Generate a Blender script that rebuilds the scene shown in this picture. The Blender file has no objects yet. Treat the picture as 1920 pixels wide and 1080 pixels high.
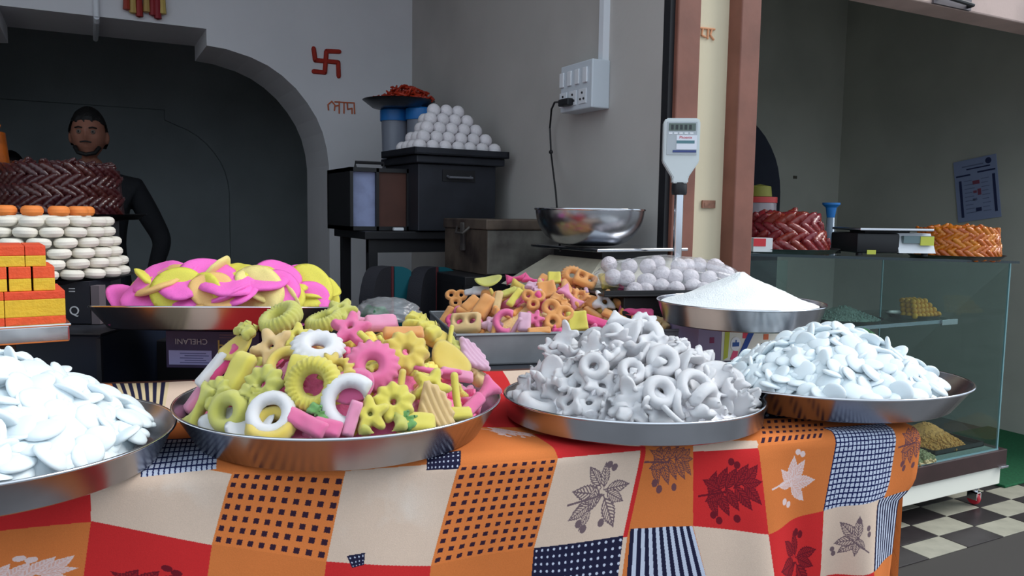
import bpy, bmesh, math, random
import numpy as np
from mathutils import Vector, Matrix, Euler
random.seed(7); rng = np.random.default_rng(7)
scene = bpy.context.scene
COL = scene.collection

# ------------------------------------------------------------------ camera
F = 1500.0
YAW, PIT, ROL = math.radians(28), math.atan(140/1500), math.radians(.83)
r0 = Vector((math.cos(YAW), -math.sin(YAW), 0)); f0 = Vector((math.sin(YAW), math.cos(YAW), 0)); UP = Vector((0, 0, 1))
cf = f0*math.cos(PIT) - UP*math.sin(PIT); cu0 = UP*math.cos(PIT) + f0*math.sin(PIT)
cr = r0*math.cos(ROL) + cu0*math.sin(ROL); cu = cu0*math.cos(ROL) - r0*math.sin(ROL)
CAM = Vector((0, 0, 1.25))
cam = bpy.data.cameras.new('camera'); cam.sensor_width = 36; cam.lens = 36*F/1920; cam.clip_start = .02
cam_o = bpy.data.objects.new('camera', cam); COL.objects.link(cam_o)
cam_o.matrix_world = Matrix.Translation(CAM) @ Matrix((cr, cu, -cf)).transposed().to_4x4()
scene.camera = cam_o

# ------------------------------------------------------------------ world, sun, exposure
scene.view_settings.view_transform = 'Standard'; scene.view_settings.look = 'None'
scene.view_settings.gamma = 1; scene.view_settings.use_curve_mapping = False
scene.view_settings.exposure = 0.46
world = bpy.data.worlds.new('overcast_sky'); scene.world = world; world.use_nodes = True
wn = world.node_tree.nodes; wl = world.node_tree.links
bg = wn['Background']; bg.inputs['Strength'].default_value = 0.95
tc = wn.new('ShaderNodeTexCoord'); sp = wn.new('ShaderNodeSeparateXYZ'); rp = wn.new('ShaderNodeValToRGB')
wl.new(tc.outputs['Generated'], sp.inputs[0]); wl.new(sp.outputs['Z'], rp.inputs[0]); wl.new(rp.outputs[0], bg.inputs['Color'])
rp.color_ramp.elements[0].position = 0.0; rp.color_ramp.elements[0].color = (.62, .72, .84, 1)
rp.color_ramp.elements[1].position = .5; rp.color_ramp.elements[1].color = (.80, .91, 1.0, 1)
sun = bpy.data.lights.new('sun', 'SUN'); sun.energy = 1.7; sun.angle = math.radians(35); sun.color = (1, .98, .95)
sun_o = bpy.data.objects.new('sun', sun); COL.objects.link(sun_o)
sun_o.rotation_euler = Vector((-.95, .50, -1.0)).to_track_quat('-Z', 'Y').to_euler()

# ------------------------------------------------------------------ pixel helpers (1920x1080 frame)
def ray(x, y): return cf*F + cr*(x-960) + cu*(540-y)
def PD(x, y, D): return CAM + ray(x, y)*(D/F)
def PZ(x, y, z): d = ray(x, y); return CAM + d*((z-1.25)/d.z)
def PY(x, y, Y): d = ray(x, y); return CAM + d*(Y/d.y)
def PX(x, y, X): d = ray(x, y); return CAM + d*(X/d.x)
T0 = Vector((.113, 1.10, 0)); TS = Vector((.9693, -.2458, 0)); TT_ = Vector((.2458, .9693, 0)); TZ = .905
TANG = math.atan2(-.2458, .9693)
def TP(s, t, z): return T0 + TS*s + TT_*t + UP*z
def to_st(p): d = Vector((p.x, p.y, 0)) - T0; return d.dot(TS), d.dot(TT_)

# ------------------------------------------------------------------ materials
def lin(c):
    return tuple(((v/255)/12.92 if v/255 <= .04045 else ((v/255+.055)/1.055)**2.4) for v in c[:3]) + (1,)
MC = {}
def mat(name, col, rough=.6, metal=0, noise=0, nscale=20, bump=0, bscale=80, vary=0, sss=0, trans=0, spec=.5, col2=None, ior=1.45, alpha=1, coat=0, sheen=0):
    if name in MC: return MC[name]
    m = bpy.data.materials.new(name); m.use_nodes = True; nt = m.node_tree; b = nt.nodes['Principled BSDF']
    b.inputs['Roughness'].default_value = rough; b.inputs['Metallic'].default_value = metal
    b.inputs['Specular IOR Level'].default_value = spec; b.inputs['IOR'].default_value = ior
    b.inputs['Transmission Weight'].default_value = trans; b.inputs['Alpha'].default_value = alpha
    b.inputs['Coat Weight'].default_value = coat; b.inputs['Sheen Weight'].default_value = sheen
    if sss:
        b.inputs['Subsurface Weight'].default_value = sss; b.inputs['Subsurface Radius'].default_value = (.012, .01, .009); b.inputs['Subsurface Scale'].default_value = .6
    c = lin(col); b.inputs['Base Color'].default_value = c
    src = None
    tcn = nt.nodes.new('ShaderNodeTexCoord')
    if noise or col2:
        n = nt.nodes.new('ShaderNodeTexNoise'); n.inputs['Scale'].default_value = nscale; n.inputs['Detail'].default_value = 5
        nt.links.new(tcn.outputs['Object'], n.inputs['Vector'])
        mx = nt.nodes.new('ShaderNodeMix'); mx.data_type = 'RGBA'
        c2 = lin(col2) if col2 else tuple(v*(1-noise) for v in c[:3]) + (1,)
        mx.inputs['A'].default_value = c; mx.inputs['B'].default_value = c2
        mr = nt.nodes.new('ShaderNodeMapRange'); mr.inputs['From Min'].default_value = .38; mr.inputs['From Max'].default_value = .66
        nt.links.new(n.outputs['Fac'], mr.inputs['Value']); nt.links.new(mr.outputs[0], mx.inputs['Factor'])
        src = mx.outputs['Result']
    if vary:
        oi = nt.nodes.new('ShaderNodeObjectInfo'); hs = nt.nodes.new('ShaderNodeHueSaturation')
        m1 = nt.nodes.new('ShaderNodeMapRange'); m1.inputs['To Min'].default_value = 1-vary; m1.inputs['To Max'].default_value = 1+vary*.6
        m2 = nt.nodes.new('ShaderNodeMapRange'); m2.inputs['To Min'].default_value = .5-vary*.06; m2.inputs['To Max'].default_value = .5+vary*.06
        nt.links.new(oi.outputs['Random'], m1.inputs['Value']); nt.links.new(oi.outputs['Random'], m2.inputs['Value'])
        nt.links.new(m1.outputs[0], hs.inputs['Value']); nt.links.new(m2.outputs[0], hs.inputs['Hue'])
        if src: nt.links.new(src, hs.inputs['Color'])
        else: hs.inputs['Color'].default_value = c
        src = hs.outputs['Color']
    if src: nt.links.new(src, b.inputs['Base Color'])
    if bump:
        n = nt.nodes.new('ShaderNodeTexNoise'); n.inputs['Scale'].default_value = bscale; n.inputs['Detail'].default_value = 4
        nt.links.new(tcn.outputs['Object'], n.inputs['Vector'])
        bp = nt.nodes.new('ShaderNodeBump'); bp.inputs['Strength'].default_value = bump; bp.inputs['Distance'].default_value = .004
        nt.links.new(n.outputs['Fac'], bp.inputs['Height']); nt.links.new(bp.outputs[0], b.inputs['Normal'])
    MC[name] = m; return m

def plaster(name, c, stain=.18):
    """painted plaster: fine relief plus large soft stains of its own"""
    m = mat(name, c, rough=.85, noise=stain, nscale=1.7, bump=.15, bscale=60, spec=.2); return m

STEEL = mat('steel', (176, 178, 184), rough=.24, metal=1, noise=.25, nscale=9, bump=.03, bscale=14)
STEELB = mat('bright_steel', (215, 218, 224), rough=.14, metal=1)
DSTEEL = mat('dull_steel', (120, 120, 124), rough=.4, metal=1, noise=.4, nscale=12)
CREAM = plaster('cream_plaster', (186, 182, 178))
CREAMR = plaster('olive_plaster', (186, 186, 176))
INNER = plaster('inner_room_plaster', (176, 184, 186))
POSTC = plaster('pale_cream_paint', (222, 210, 182), .08)
WOOD = mat('brown_painted_wood', (132, 84, 70), rough=.5, noise=.25, nscale=7, bump=.15, bscale=30)
WOODL = mat('pale_painted_wood', (196, 172, 164), rough=.55, noise=.25, nscale=5, bump=.1)
BLACK = mat('black_paint', (26, 26, 30), rough=.45)
GALV = mat('galvanised_sheet', (150, 154, 160), rough=.5, metal=.55, noise=.2, nscale=10)
DARKM = mat('dark_metal', (48, 50, 58), rough=.45, metal=.3, noise=.35, nscale=8)
WHITEP = mat('white_plastic', (222, 226, 232), rough=.35)

# ------------------------------------------------------------------ mesh builder
class MB:
    def __init__(s): s.v = []; s.f = []; s.m = []
    def add(s, vs, fs, mi=0, M=None):
        o = len(s.v)
        s.v += [tuple(M @ Vector(p)) if M else tuple(p) for p in vs]
        s.f += [tuple(i+o for i in f) for f in fs]; s.m += [mi]*len(fs); return s
    def box(s, lo, hi, mi=0, M=None, bev=0):
        x0, y0, z0 = lo; x1, y1, z1 = hi
        if not bev:
            v = [(x0,y0,z0),(x1,y0,z0),(x1,y1,z0),(x0,y1,z0),(x0,y0,z1),(x1,y0,z1),(x1,y1,z1),(x0,y1,z1)]
            return s.add(v, [(0,3,2,1),(4,5,6,7),(0,1,5,4),(1,2,6,5),(2,3,7,6),(3,0,4,7)], mi, M)
        bm = bmesh.new(); bmesh.ops.create_cube(bm, size=1)
        for v in bm.verts: v.co = Vector(((x0+x1)/2+v.co.x*(x1-x0), (y0+y1)/2+v.co.y*(y1-y0), (z0+z1)/2+v.co.z*(z1-z0)))
        bmesh.ops.bevel(bm, geom=bm.edges[:], offset=bev, segments=2, affect='EDGES', profile=.5)
        s.bm(bm, mi, M); return s
    def bm(s, bm, mi=0, M=None):
        bm.verts.index_update()
        s.add([v.co.copy() for v in bm.verts], [[v.index for v in f.verts] for f in bm.faces], mi, M); bm.free(); return s
    def lathe(s, prof, n=48, mi=0, M=None, cap=False):
        vs = []; fs = []
        for r, z in prof:
            for i in range(n): a = 2*math.pi*i/n; vs.append((r*math.cos(a), r*math.sin(a), z))
        for k in range(len(prof)-1):
            for i in range(n): j = (i+1) % n; fs.append((k*n+i, k*n+j, (k+1)*n+j, (k+1)*n+i))
        if cap: fs.append(tuple(range(n))[::-1]); fs.append(tuple((len(prof)-1)*n+i for i in range(n)))
        return s.add(vs, fs, mi, M)
    def tube(s, pts, r, n=8, mi=0, M=None):
        pts = [Vector(p) for p in pts]; vs = []; fs = []
        rr = r if isinstance(r, (list, tuple)) else [r]*len(pts)
        prev = None
        for k, p in enumerate(pts):
            d = (pts[min(k+1, len(pts)-1)] - pts[max(k-1, 0)]).normalized()
            if prev is None: a = d.orthogonal().normalized()
            else: a = (prev - d*prev.dot(d)).normalized()
            prev = a; b = d.cross(a)
            for i in range(n): t = 2*math.pi*i/n; vs.append(p + (a*math.cos(t)+b*math.sin(t))*rr[k])
        for k in range(len(pts)-1):
            for i in range(n): j = (i+1) % n; fs.append((k*n+i, k*n+j, (k+1)*n+j, (k+1)*n+i))
        fs.append(tuple(range(n))[::-1]); fs.append(tuple((len(pts)-1)*n+i for i in range(n)))
        return s.add(vs, fs, mi, M)
    def ball(s, c, r, u=16, v=10, mi=0, M=None):
        bm = bmesh.new(); bmesh.ops.create_uvsphere(bm, u_segments=u, v_segments=v, radius=1)
        rr = Vector(r) if isinstance(r, (tuple, list)) else Vector((r, r, r))
        for q in bm.verts: q.co = Vector(c) + Vector((q.co.x*rr.x, q.co.y*rr.y, q.co.z*rr.z))
        return s.bm(bm, mi, M)
    def prism(s, out, z0, z1, mi=0, M=None):
        n = len(out); vs = [(x, y, z0) for x, y in out] + [(x, y, z1) for x, y in out]
        fs = [tuple(range(n))[::-1], tuple(range(n, 2*n))] + [(i, (i+1) % n, n+(i+1) % n, n+i) for i in range(n)]
        return s.add(vs, fs, mi, M)
    def mesh(s, name, mats, smooth=None):
        me = bpy.data.meshes.new(name); me.from_pydata([tuple(v) for v in s.v], [], s.f)
        for m in (mats if isinstance(mats, (list, tuple)) else [mats]): me.materials.append(m)
        me.polygons.foreach_set('material_index', s.m)
        bm = bmesh.new(); bm.from_mesh(me); bmesh.ops.recalc_face_normals(bm, faces=bm.faces); bm.to_mesh(me); bm.free()
        if smooth is not None:
            me.polygons.foreach_set('use_smooth', [True]*len(me.polygons)); 
            if smooth < 180: me.set_sharp_from_angle(angle=math.radians(smooth))
        me.update(); return me

def tag(o, label, cat=None, group=None, kind=None):
    o['label'] = label
    if cat: o['category'] = cat
    if group: o['group'] = group
    if kind: o['kind'] = kind
    return o
def ob(name, me, parent=None, loc=None, rot=None, M=None):
    o = bpy.data.objects.new(name, me); COL.objects.link(o)
    if parent: o.parent = parent
    if M is not None: o.matrix_local = M
    if loc is not None: o.location = loc
    if rot is not None: o.rotation_euler = rot
    return o
def build(name, mb, mats, parent=None, smooth=None, **k): return ob(name, mb.mesh(name, mats, smooth), parent, **k)
def thing(name, label, cat, loc, rz=0, group=None, rot=None):
    o = bpy.data.objects.new(name, None); COL.objects.link(o); o.empty_display_size = .05
    o.location = loc; o.rotation_euler = rot if rot else (0, 0, rz); tag(o, label, cat, group); return o
def struct(name, mb, mats, label=None, parent=None, smooth=None):
    o = build(name, mb, mats, parent, smooth)
    if not parent: o['kind'] = 'structure'
    o['label'] = label or name.replace('_', ' '); 
    if parent: del o['label']
    return o
def text_mesh(body, size, m, depth=.0006):
    c = bpy.data.curves.new('lettering', 'FONT'); c.body = body; c.size = size; c.align_x = 'CENTER'; c.align_y = 'CENTER'; c.extrude = depth
    t = bpy.data.objects.new('lettering', c); COL.objects.link(t)
    dg = bpy.context.evaluated_depsgraph_get(); me = bpy.data.meshes.new_from_object(t.evaluated_get(dg))
    bpy.data.objects.remove(t); me.materials.clear(); me.materials.append(m); return me
def RZ(a): return Matrix.Rotation(a, 4, 'Z')
def frame(origin, ex, ey, ez): 
    M = Matrix((ex, ey, ez)).transposed().to_4x4(); M.translation = origin; return M

# ================================================================== STRUCTURE
XW = 1.52          # inner side of the partition
YB = 4.0           # arch wall
ZC = 3.05
def arch_pts(c, half=.97, flat=.405, zt=2.075):
    R = [(flat, zt), (flat, zt-.075)] + [q for q in [(.49, zt-.082), (.60, zt-.108)] if q[0] > flat+.02] + [ (.68, zt-.14), (.745, zt-.18), (.81, zt-.235), (.865, zt-.30), (.91, zt-.37), (.94, zt-.44), (.96, zt-.52), (half, zt-.60), (half, 0)]
    L = [(-x, z) for x, z in R][::-1]
    return [(c+x, z) for x, z in L + R]
def arch_wall(x0, x1, y0, y1, c, soff=False, **k):
    """wall slab with an arched opening, front and back faces and the soffit"""
    mb = MB(); pts = arch_pts(c, **k)
    for y in (y0, y1):
        vs = []; fs = []
        for (x, z) in pts: vs += [(x, y, z), (x, y, ZC)]
        for i in range(len(pts)-1):
            if abs(pts[i][0]-pts[i+1][0]) > 1e-6: fs.append((2*i, 2*i+2, 2*i+3, 2*i+1))
        mb.add(vs, fs)
        mb.add([(x0, y, 0), (pts[0][0], y, 0), (pts[0][0], y, ZC), (x0, y, ZC)], [(0, 1, 2, 3)])
        mb.add([(pts[-1][0], y, 0), (x1, y, 0), (x1, y, ZC), (pts[-1][0], y, ZC)], [(0, 1, 2, 3)])
    vs = []; fs = []
    for (x, z) in pts: vs += [(x, y0, z), (x, y1, z)]
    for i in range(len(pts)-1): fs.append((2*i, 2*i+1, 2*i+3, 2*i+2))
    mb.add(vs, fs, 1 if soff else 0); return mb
struct('wall_back', arch_wall(-2.4, XW+.02, YB, YB+.45, .11), plaster('grey_white_plaster', (222, 222, 226), .10), 'cream plaster wall with a wide stepped arch opening')
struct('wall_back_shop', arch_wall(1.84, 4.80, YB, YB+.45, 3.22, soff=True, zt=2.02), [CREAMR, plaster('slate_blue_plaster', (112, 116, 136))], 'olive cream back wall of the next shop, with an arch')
struct('wall_partition', MB().box((XW, 1.93, 0), (1.84, YB+.45, ZC)), CREAM, 'cream side wall between the two shops')
struct('wall_right', MB().box((4.76, 1.9, 0), (4.95, 6.7, ZC)), CREAMR, 'dim olive side wall of the right shop')
struct('wall_left', MB().box((-2.55, 1.9, 0), (-2.4, 7.3, ZC)), CREAM, 'cream side wall beyond the left of the frame')
struct('ceiling', MB().box((-2.55, 1.9, ZC), (4.95, 7.3, ZC+.15)), plaster('ceiling_plaster', (205, 205, 202)), 'plain plaster ceiling')
struct('floor', MB().box((-2.55, 1.9, -.06), (4.95, 7.3, -.002)), mat('floor_stone', (70, 66, 62), rough=.6, noise=.3), 'dark stone shop floor')
struct('ground', MB().box((-60, -60, -.12), (60, 1.9, -.004)), mat('street_concrete', (124, 124, 126), rough=.85, noise=.3, nscale=3, bump=.3, bscale=30), 'grey concrete forecourt in front of the shops')
# inner room behind the arch: its back wall carries a shallow arch shaped recess
YI = 6.6
mb = arch_wall(-2.4, 3.4, YI-.05, YI, .02, half=.97, flat=.52, zt=1.98); mb.box((-2.4, YI+.001, 0), (4.95, YI+.1, ZC))
struct('wall_inner', mb, INNER, 'dark back wall of the inner room with a shallow arch recess')
struct('wall_inner_side', MB().box((2.2, YB+.45, 0), (2.35, YI, ZC)), INNER, 'dark side wall of the inner room')
# fascia above the openings with shutter slats
fas = struct('beam_front', MB().box((1.836, 1.86, 2.0), (4.95, 1.98, 2.16), bev=.006), WOODL, 'pale painted lintel beam over the shop opening')
for k in range(6):
    o = build('slat', MB().box((1.84, 1.885, 2.165+k*.05), (4.95, 1.92, 2.165+k*.05+.042), bev=.008), WOOD, fas)
struct('wall_fascia', MB().box((1.836, 1.93, 2.47), (4.95, 2.1, ZC)).box((-2.55, 1.93, 2.9), (1.836, 2.1, ZC)), CREAM, 'cream wall above the shutters')
hb = thing('pull_handle', 'dark iron pull handle fixed on the pale lintel beam', 'handle', PY(1790, 8, 1.855))
build('grip', MB().tube([(-.10, 0, .012), (-.09, -.03, .006), (.06, -.03, -.002), (.07, 0, 0)], .007), BLACK, hb)
build('plate', MB().box((-.12, -.004, -.012), (.09, .006, .03)), mat('iron', (110, 104, 108), rough=.5, metal=.5), hb)

# door jambs at the end of the partition
struct('trim_1', MB().box((1.537, 1.885, 0), (1.622, 1.93, 2.9), bev=.004), WOOD, 'brown wooden jamb left of the cream strip')
struct('trim_2', MB().box((1.757, 1.86, 0), (1.836, 1.93, 2.9), bev=.004), WOOD, 'brown wooden post right of the cream strip')
struct('trim_3', MB().box((1.519, 1.90, 0), (1.537, 1.93, 2.9)), BLACK, 'black strip standing in for the dark gap beside the brown jamb')  # shade of the gap left of the jamb, put in as a black strip
struct('wall_partition_end', MB().box((1.622, 1.915, 0), (1.757, 1.93, 2.9)), POSTC, 'pale cream strip of wall between the two brown posts')

# checker tiles of the floor in front of and below the glass counter
tw, th = .23, .12
ft = MB().box((1.2, 1.15, -.004), (6.4, 2.9, -.0005)); fl = struct('floor_tiles', ft, mat('tile_bed', (64, 60, 58), rough=.7), 'dark bed of the checkered floor')
pale = mat('pale_tile', (176, 172, 156), rough=.35, noise=.2, nscale=14, vary=.08); darkt = mat('dark_tile', (54, 48, 50), rough=.35, noise=.25, nscale=14, vary=.08)
tm = [MB().box((.002, .002, 0), (tw-.002, th-.002, .004), bev=.001).mesh('tile', m) for m in (pale, darkt)]
for i in range(-3, 12):
    for j in range(0, 8):
        x, y = 2.71+i*tw, 1.785+j*th
        o = ob('tile', tm[(i+j) % 2], fl, loc=(x, y, .0003))

# street gives way to plain concrete at y<1.785 : already 'ground'

# ================================================================== LEFT WALL DETAILS
pipe = thing('conduit_pipe', 'pale blue-grey conduit running up the wall above the arch', 'pipe', PY(181, 32, YB-.012))
build('pipe', MB().tube([(0, 0, 0), (0, 0, .9)], .012, 10), WHITEP, pipe); build('elbow', MB().tube([(0, 0, 0), (0, .03, -.012), (0, .45, -.012)], .012, 10), WHITEP, pipe)
def paint_strokes(name, label, cat, pts_list, w, m, plane):
    mb = MB()
    for pts in pts_list:
        P = [plane(*p) for p in pts]
        for a, b in zip(P, P[1:]):
            mb.tube([a, b], w, 6)
            mb.ball(a, w, 6, 4); mb.ball(b, w, 6, 4)
    o = build(name, mb, m); return tag(o, label, cat)
RED = mat('vermilion_paint', (168, 44, 30), rough=.8, noise=.2, nscale=60); REDO = mat('thin_orange_paint', (196, 104, 70), rough=.8)
pl = lambda x, y: PY(x, y, YB-.003)
paint_strokes('swastika_mark', 'red hand painted auspicious swastika sign on the cream wall', 'wall mark',
    [[(588, 91), (591, 113), (634, 117), (635, 143)], [(636, 97), (612, 96), (609, 136), (588, 134)]], .0115, RED, pl)
paint_strokes('auspicious_lettering', 'small faded orange hand painted word below the red sign', 'lettering',
    [[(616, 206), (615, 196), (622, 190), (628, 197), (627, 207)], [(628, 191), (664, 193)], [(636, 191), (636, 212)], [(628, 199), (634, 198)], [(645, 192), (645, 212)], [(651, 193), (652, 205), (660, 203), (660, 213)], [(664, 194), (665, 213)]], .0035, REDO, pl)
pl2 = lambda x, y: PY(x, y, 1.911)
paint_strokes('orange_lettering', 'faded orange painted word at the top of the cream strip', 'lettering',
    [[(1312, 52), (1340, 55)], [(1318, 53), (1316, 66), (1323, 69)], [(1328, 54), (1327, 72)], [(1335, 55), (1332, 66), (1338, 74)]], .003, mat('faint_orange', (222, 160, 120), rough=.8), pl2)
o = build('latch_plate', MB().box((-.026, -.004, -.012), (.026, .002, .012), bev=.001).add([(-.02, -.005, -.006), (-.008, -.005, -.006), (-.008, -.005, .006), (-.02, -.005, .006)], [(0, 1, 2, 3)]), mat('old_brass', (158, 112, 92), rough=.5, noise=.4, nscale=60)); o.location = PY(1328, 383, 1.911)
tag(o, 'small rusty latch plate on the cream strip beside the post', 'latch')
tor = thing('door_hanging', 'red and gold door hanging at the top above the arch', 'decoration', PY(270, 0, YB-.02))
for k, (dx, c) in enumerate([(-.07, 'red'), (-.045, 'gold'), (-.02, 'red'), (.01, 'gold'), (.035, 'red'), (.055, 'red'), (.075, 'gold')]):
    m = mat('toran_'+c, (150, 36, 34) if c == 'red' else (190, 160, 90), rough=.45, vary=.2)
    build('tassel', MB().lathe([(.003, .07), (.012, .05), (.014, -.02), (.016, -.05-.012*(k % 3)), (0, -.055-.012*(k % 3))], 8), m, tor, 40, loc=(dx, 0, .0))

# switch board on the side wall
sb = thing('switch_board', 'grey-white switch board with sockets on the side wall', 'switch board', PX(1110, 155, XW-.07))
q1 = PX(1056, 127, XW-.07); L = (q1 - sb.location).length
H = .155
build('case', MB().box((0, -.0, -H/2), (.07, L, H/2), bev=.004), mat('board_plastic', (200, 208, 216), rough=.4), sb)
for k in range(4):
    build('switch', MB().box((-.006, .025+k*.048, .006), (0, .050+k*.048, .055), bev=.002), WHITEP, sb)
for k in range(3):
    s_ = build('socket', MB().box((-.003, .03+k*.06, -.06), (0, .075+k*.06, -.012), bev=.001), WHITEP, sb)
    hm = MB()
    for dy, dz in ((.012, -.045), (.032, -.045), (.022, -.025)): hm.ball((-.004, .03+k*.06+dy, dz), .004, 8, 6)
    build('pin_hole', hm, BLACK, s_)
build('conduit', MB().box((.045, .01, H/2), (.07, .035, 1.3)), WHITEP, sb)
plug = thing('plug_cord', 'black plug and thin cord hanging down from the switch board', 'cord', PX(1066, 191, XW-.085))
build('plug', MB().box((-.012, -.012, -.012), (.012, .05, .012), bev=.004), BLACK, plug)
cpts = [PX(1052, 191, XW-.08), PX(1040, 192, XW-.06), PX(1034, 205, XW-.05), PX(1031, 240, XW-.03), PX(1033, 285, XW-.03), PX(1037, 320, XW-.05), PX(1042, 360, XW-.12), PX(1045, 400, XW-.2), PX(1050, 470, XW-.3)]
cm = MB().tube([p - plug.location for p in cpts], .0035, 6); cm.ball(cpts[4]-plug.location, .008, 8, 6)
build('cord', cm, BLACK, plug)

# ================================================================== REAR ROOM FURNITURE
def leg_table(name, label, org, rz, w, d, h, m, th=.03, leg=.035, legs=True, inset=.02):
    t = thing(name, label, 'table', org, rz)
    build('table_top', MB().box((0, 0, h-th), (w, d, h), bev=.003), m, t)
    for x in (inset, w-inset-leg):
        for y in (inset, d-inset-leg): build('leg', MB().box((x, y, 0), (x+leg, y+leg, h-th)), m, t)
    build('rail', MB().box((inset, inset+.005, h-th-.05), (w-inset, inset+.025, h-th)), m, t)
    return t

XC, YC, ZT_ = .905, 2.86, 1.176
leg_table('metal_stand', 'black metal table against the side wall carrying the cabinet and trunk', Vector((XC, YC, 0)), 0, .60, .42, ZT_, BLACK)
cab = thing('open_cabinet', 'small dark cabinet with a bluish panel and brown side beside the black trunk', 'cabinet', Vector((XC-.035, YC+.05, ZT_+.002)), 0)
cw, cd, ch = .235, .34, .235
BR = mat('dark_brown_ply', (86, 52, 42), rough=.6, noise=.3, nscale=6)
build('body', MB().box((0, .02, 0), (cw, cd, .015)).box((0, .02, ch-.015), (cw, cd, ch)).box((0, cd-.015, 0), (cw, cd, ch)).box((0, .02, 0), (.012, cd, ch)).box((cw-.012, .02, 0), (cw, cd, ch)).box((.102, .02, 0), (.112, cd, ch)), BLACK, cab)
build('panel', MB().box((.012, .04, .015), (.102, .045, ch-.015)), mat('bluish_panel', (150, 160, 198), rough=.5, noise=.2), cab)
build('back_panel', MB().box((.112, cd-.04, .015), (cw-.012, cd-.03, ch-.015)), BR, cab)
build('partition', MB().box((.112, .03, .015), (cw-.012, .045, ch-.015)), BR, cab)
build('handle', MB().tube([(.03, .05, ch), (.03, .05, ch+.02), (.14, .05, ch+.02), (.14, .05, ch)], .006), BLACK, cab)
o = build('small_packet', MB().box((0, 0, 0), (.04, .02, .012), bev=.003), WHITEP); o.location = (XC+.12, YC+.022, ZT_+.002); tag(o, 'tiny white packet lying at the foot of the brown cabinet panel', 'packet')
tr = thing('luggage_box', 'black steel storage box under the tray of white sweet balls', 'box', Vector((1.105, YC-.02, ZT_+.002)), math.radians(3))
tw_, td_, th_ = .335, .33, .285
build('body', MB().box((0, 0, 0), (tw_, td_, th_-.03), bev=.004), DARKM, tr)
build('lid', MB().box((-.015, -.02, th_-.03), (tw_+.03, td_+.01, th_), bev=.005), DARKM, tr)
build('handle', MB().tube([(.12, -.004, .21), (.12, -.02, .205), (.22, -.02, .205), (.22, -.004, .21)], .005), mat('grey_metal', (130, 132, 140), rough=.4, metal=.6), tr)
build('hinge_plate', MB().box((.10, -.004, .19), (.24, 0, .235)), BLACK, tr)
tray_b = thing('black_tray', 'shallow dark tray on the black box holding a pyramid of white balls', 'tray', tr.matrix_basis @ Vector((-.03, -.035, th_+.001)), math.radians(3))
tbw, tbd = .405, .33
build('base', MB().box((0, 0, 0), (tbw, tbd, .006)), DARKM, tray_b)
build('rim', MB().box((0, 0, 0), (tbw, .008, .026)).box((0, tbd-.008, 0), (tbw, tbd, .026)).box((0, 0, 0), (.008, tbd, .026)).box((tbw-.008, 0, 0), (tbw, tbd, .026)), DARKM, tray_b)
bpy.context.view_layer.update()
# pyramid of white balls
BR_ = .0265
wb = mat('white_coconut', (226, 222, 226), rough=.75, bump=.5, bscale=220, vary=.06)
bmh = MB().ball((0, 0, 0), BR_, 18, 12).mesh('coconut_ball', wb, 180)
nx, ny = 7, 5
for k in range(5):
    a, b = nx-k, ny-k
    if b < 1: break
    for i in range(a):
        for j in range(b):
            if k < 4 and 0 < i < a-1 and 0 < j < b-1: continue
            if j == b-1 and k < 3: continue
            p = Vector((.014+BR_+2.02*BR_*(i+k*.5)+random.uniform(-.002, .002), .02+BR_+2.02*BR_*(j+k*.5), .007+BR_+k*BR_*1.42))
            
            o = ob('coconut_ball', bmh, loc=tray_b.matrix_world @ p, rot=(random.random()*6, random.random()*6, 0))
            lay = ['lowest layer', 'second layer', 'third layer', 'fourth layer', 'top layer'][k]
            side = 'left end' if i == 0 else 'right end' if i == a-1 else 'place '+str(i+1)+' from the left'; side += '' if j == 0 else f', row {j+1} back'
            tag(o, f'white coconut ball, {lay} of the pyramid, {side}', 'sweet', 'white balls in the pyramid on the black box')

# buckets with blue lids and plate of red sweets
BLUE = mat('blue_lid', (34, 116, 190), rough=.4)
CLR = mat('milky_plastic', (150, 156, 172), rough=.3, trans=.3)
for k, (px, lab) in enumerate([(740, 'left clear plastic tub with a blue lid under the plate of red sweets'), (788, 'right clear plastic tub with a blue lid behind the white balls')]):
    p = PD(px, 290, 3.62 - .05*k); zt = PD(px, 207, 3.62).z; p.z = ZT_+.24; r = .062
    t = thing('plastic_tub', lab, 'tub', p, group=None); h = zt - p.z
    build('tub', MB().lathe([(0, 0), (r*.86, 0), (r*.97, h*.85), (r*.93, h*.86)], 32), CLR, t, 40)
    build('lid', MB().lathe([(r*1.04, h*.82), (r*1.06, h*.84), (r*1.06, h*.98), (r*.98, h), (0, h)], 32), BLUE, t, 40)
p = PD(748, 207, 3.55); p.z = PD(745, 204, 3.6).z
pt = thing('steel_plate', 'dull steel plate of red sweets on the blue lidded tubs', 'plate', p)
build('plate', MB().lathe([(0, 0), (.115, 0), (.155, .028), (.16, .028), (.118, -.004), (0, -.004)], 48), DSTEEL, pt, 40)
mb = MB()
for k in range(130):
    a = random.random()*6.28; r = .125*math.sqrt(random.random()); z = .02+.075*(1-(r/.14)**2)*random.random()**.4
    c = Vector((.03+r*math.cos(a), r*math.sin(a), z)); d = Vector((random.uniform(-1, 1), random.uniform(-1, 1), random.uniform(-.3, .5))).normalized()
    n_ = d.orthogonal().normalized()
    mb.tube([c-d*.025, c-d*.01+n_*.006, c+d*.01+n_*.006, c+d*.025], [.004, .006, .006, .004], 6)
o = build('fried_curls', mb, mat('red_sweet', (176, 50, 26), rough=.4), smooth=60); o.location = p; tag(o, 'heap of small red fried curls on the steel plate', 'sweets', kind='stuff')

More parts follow.
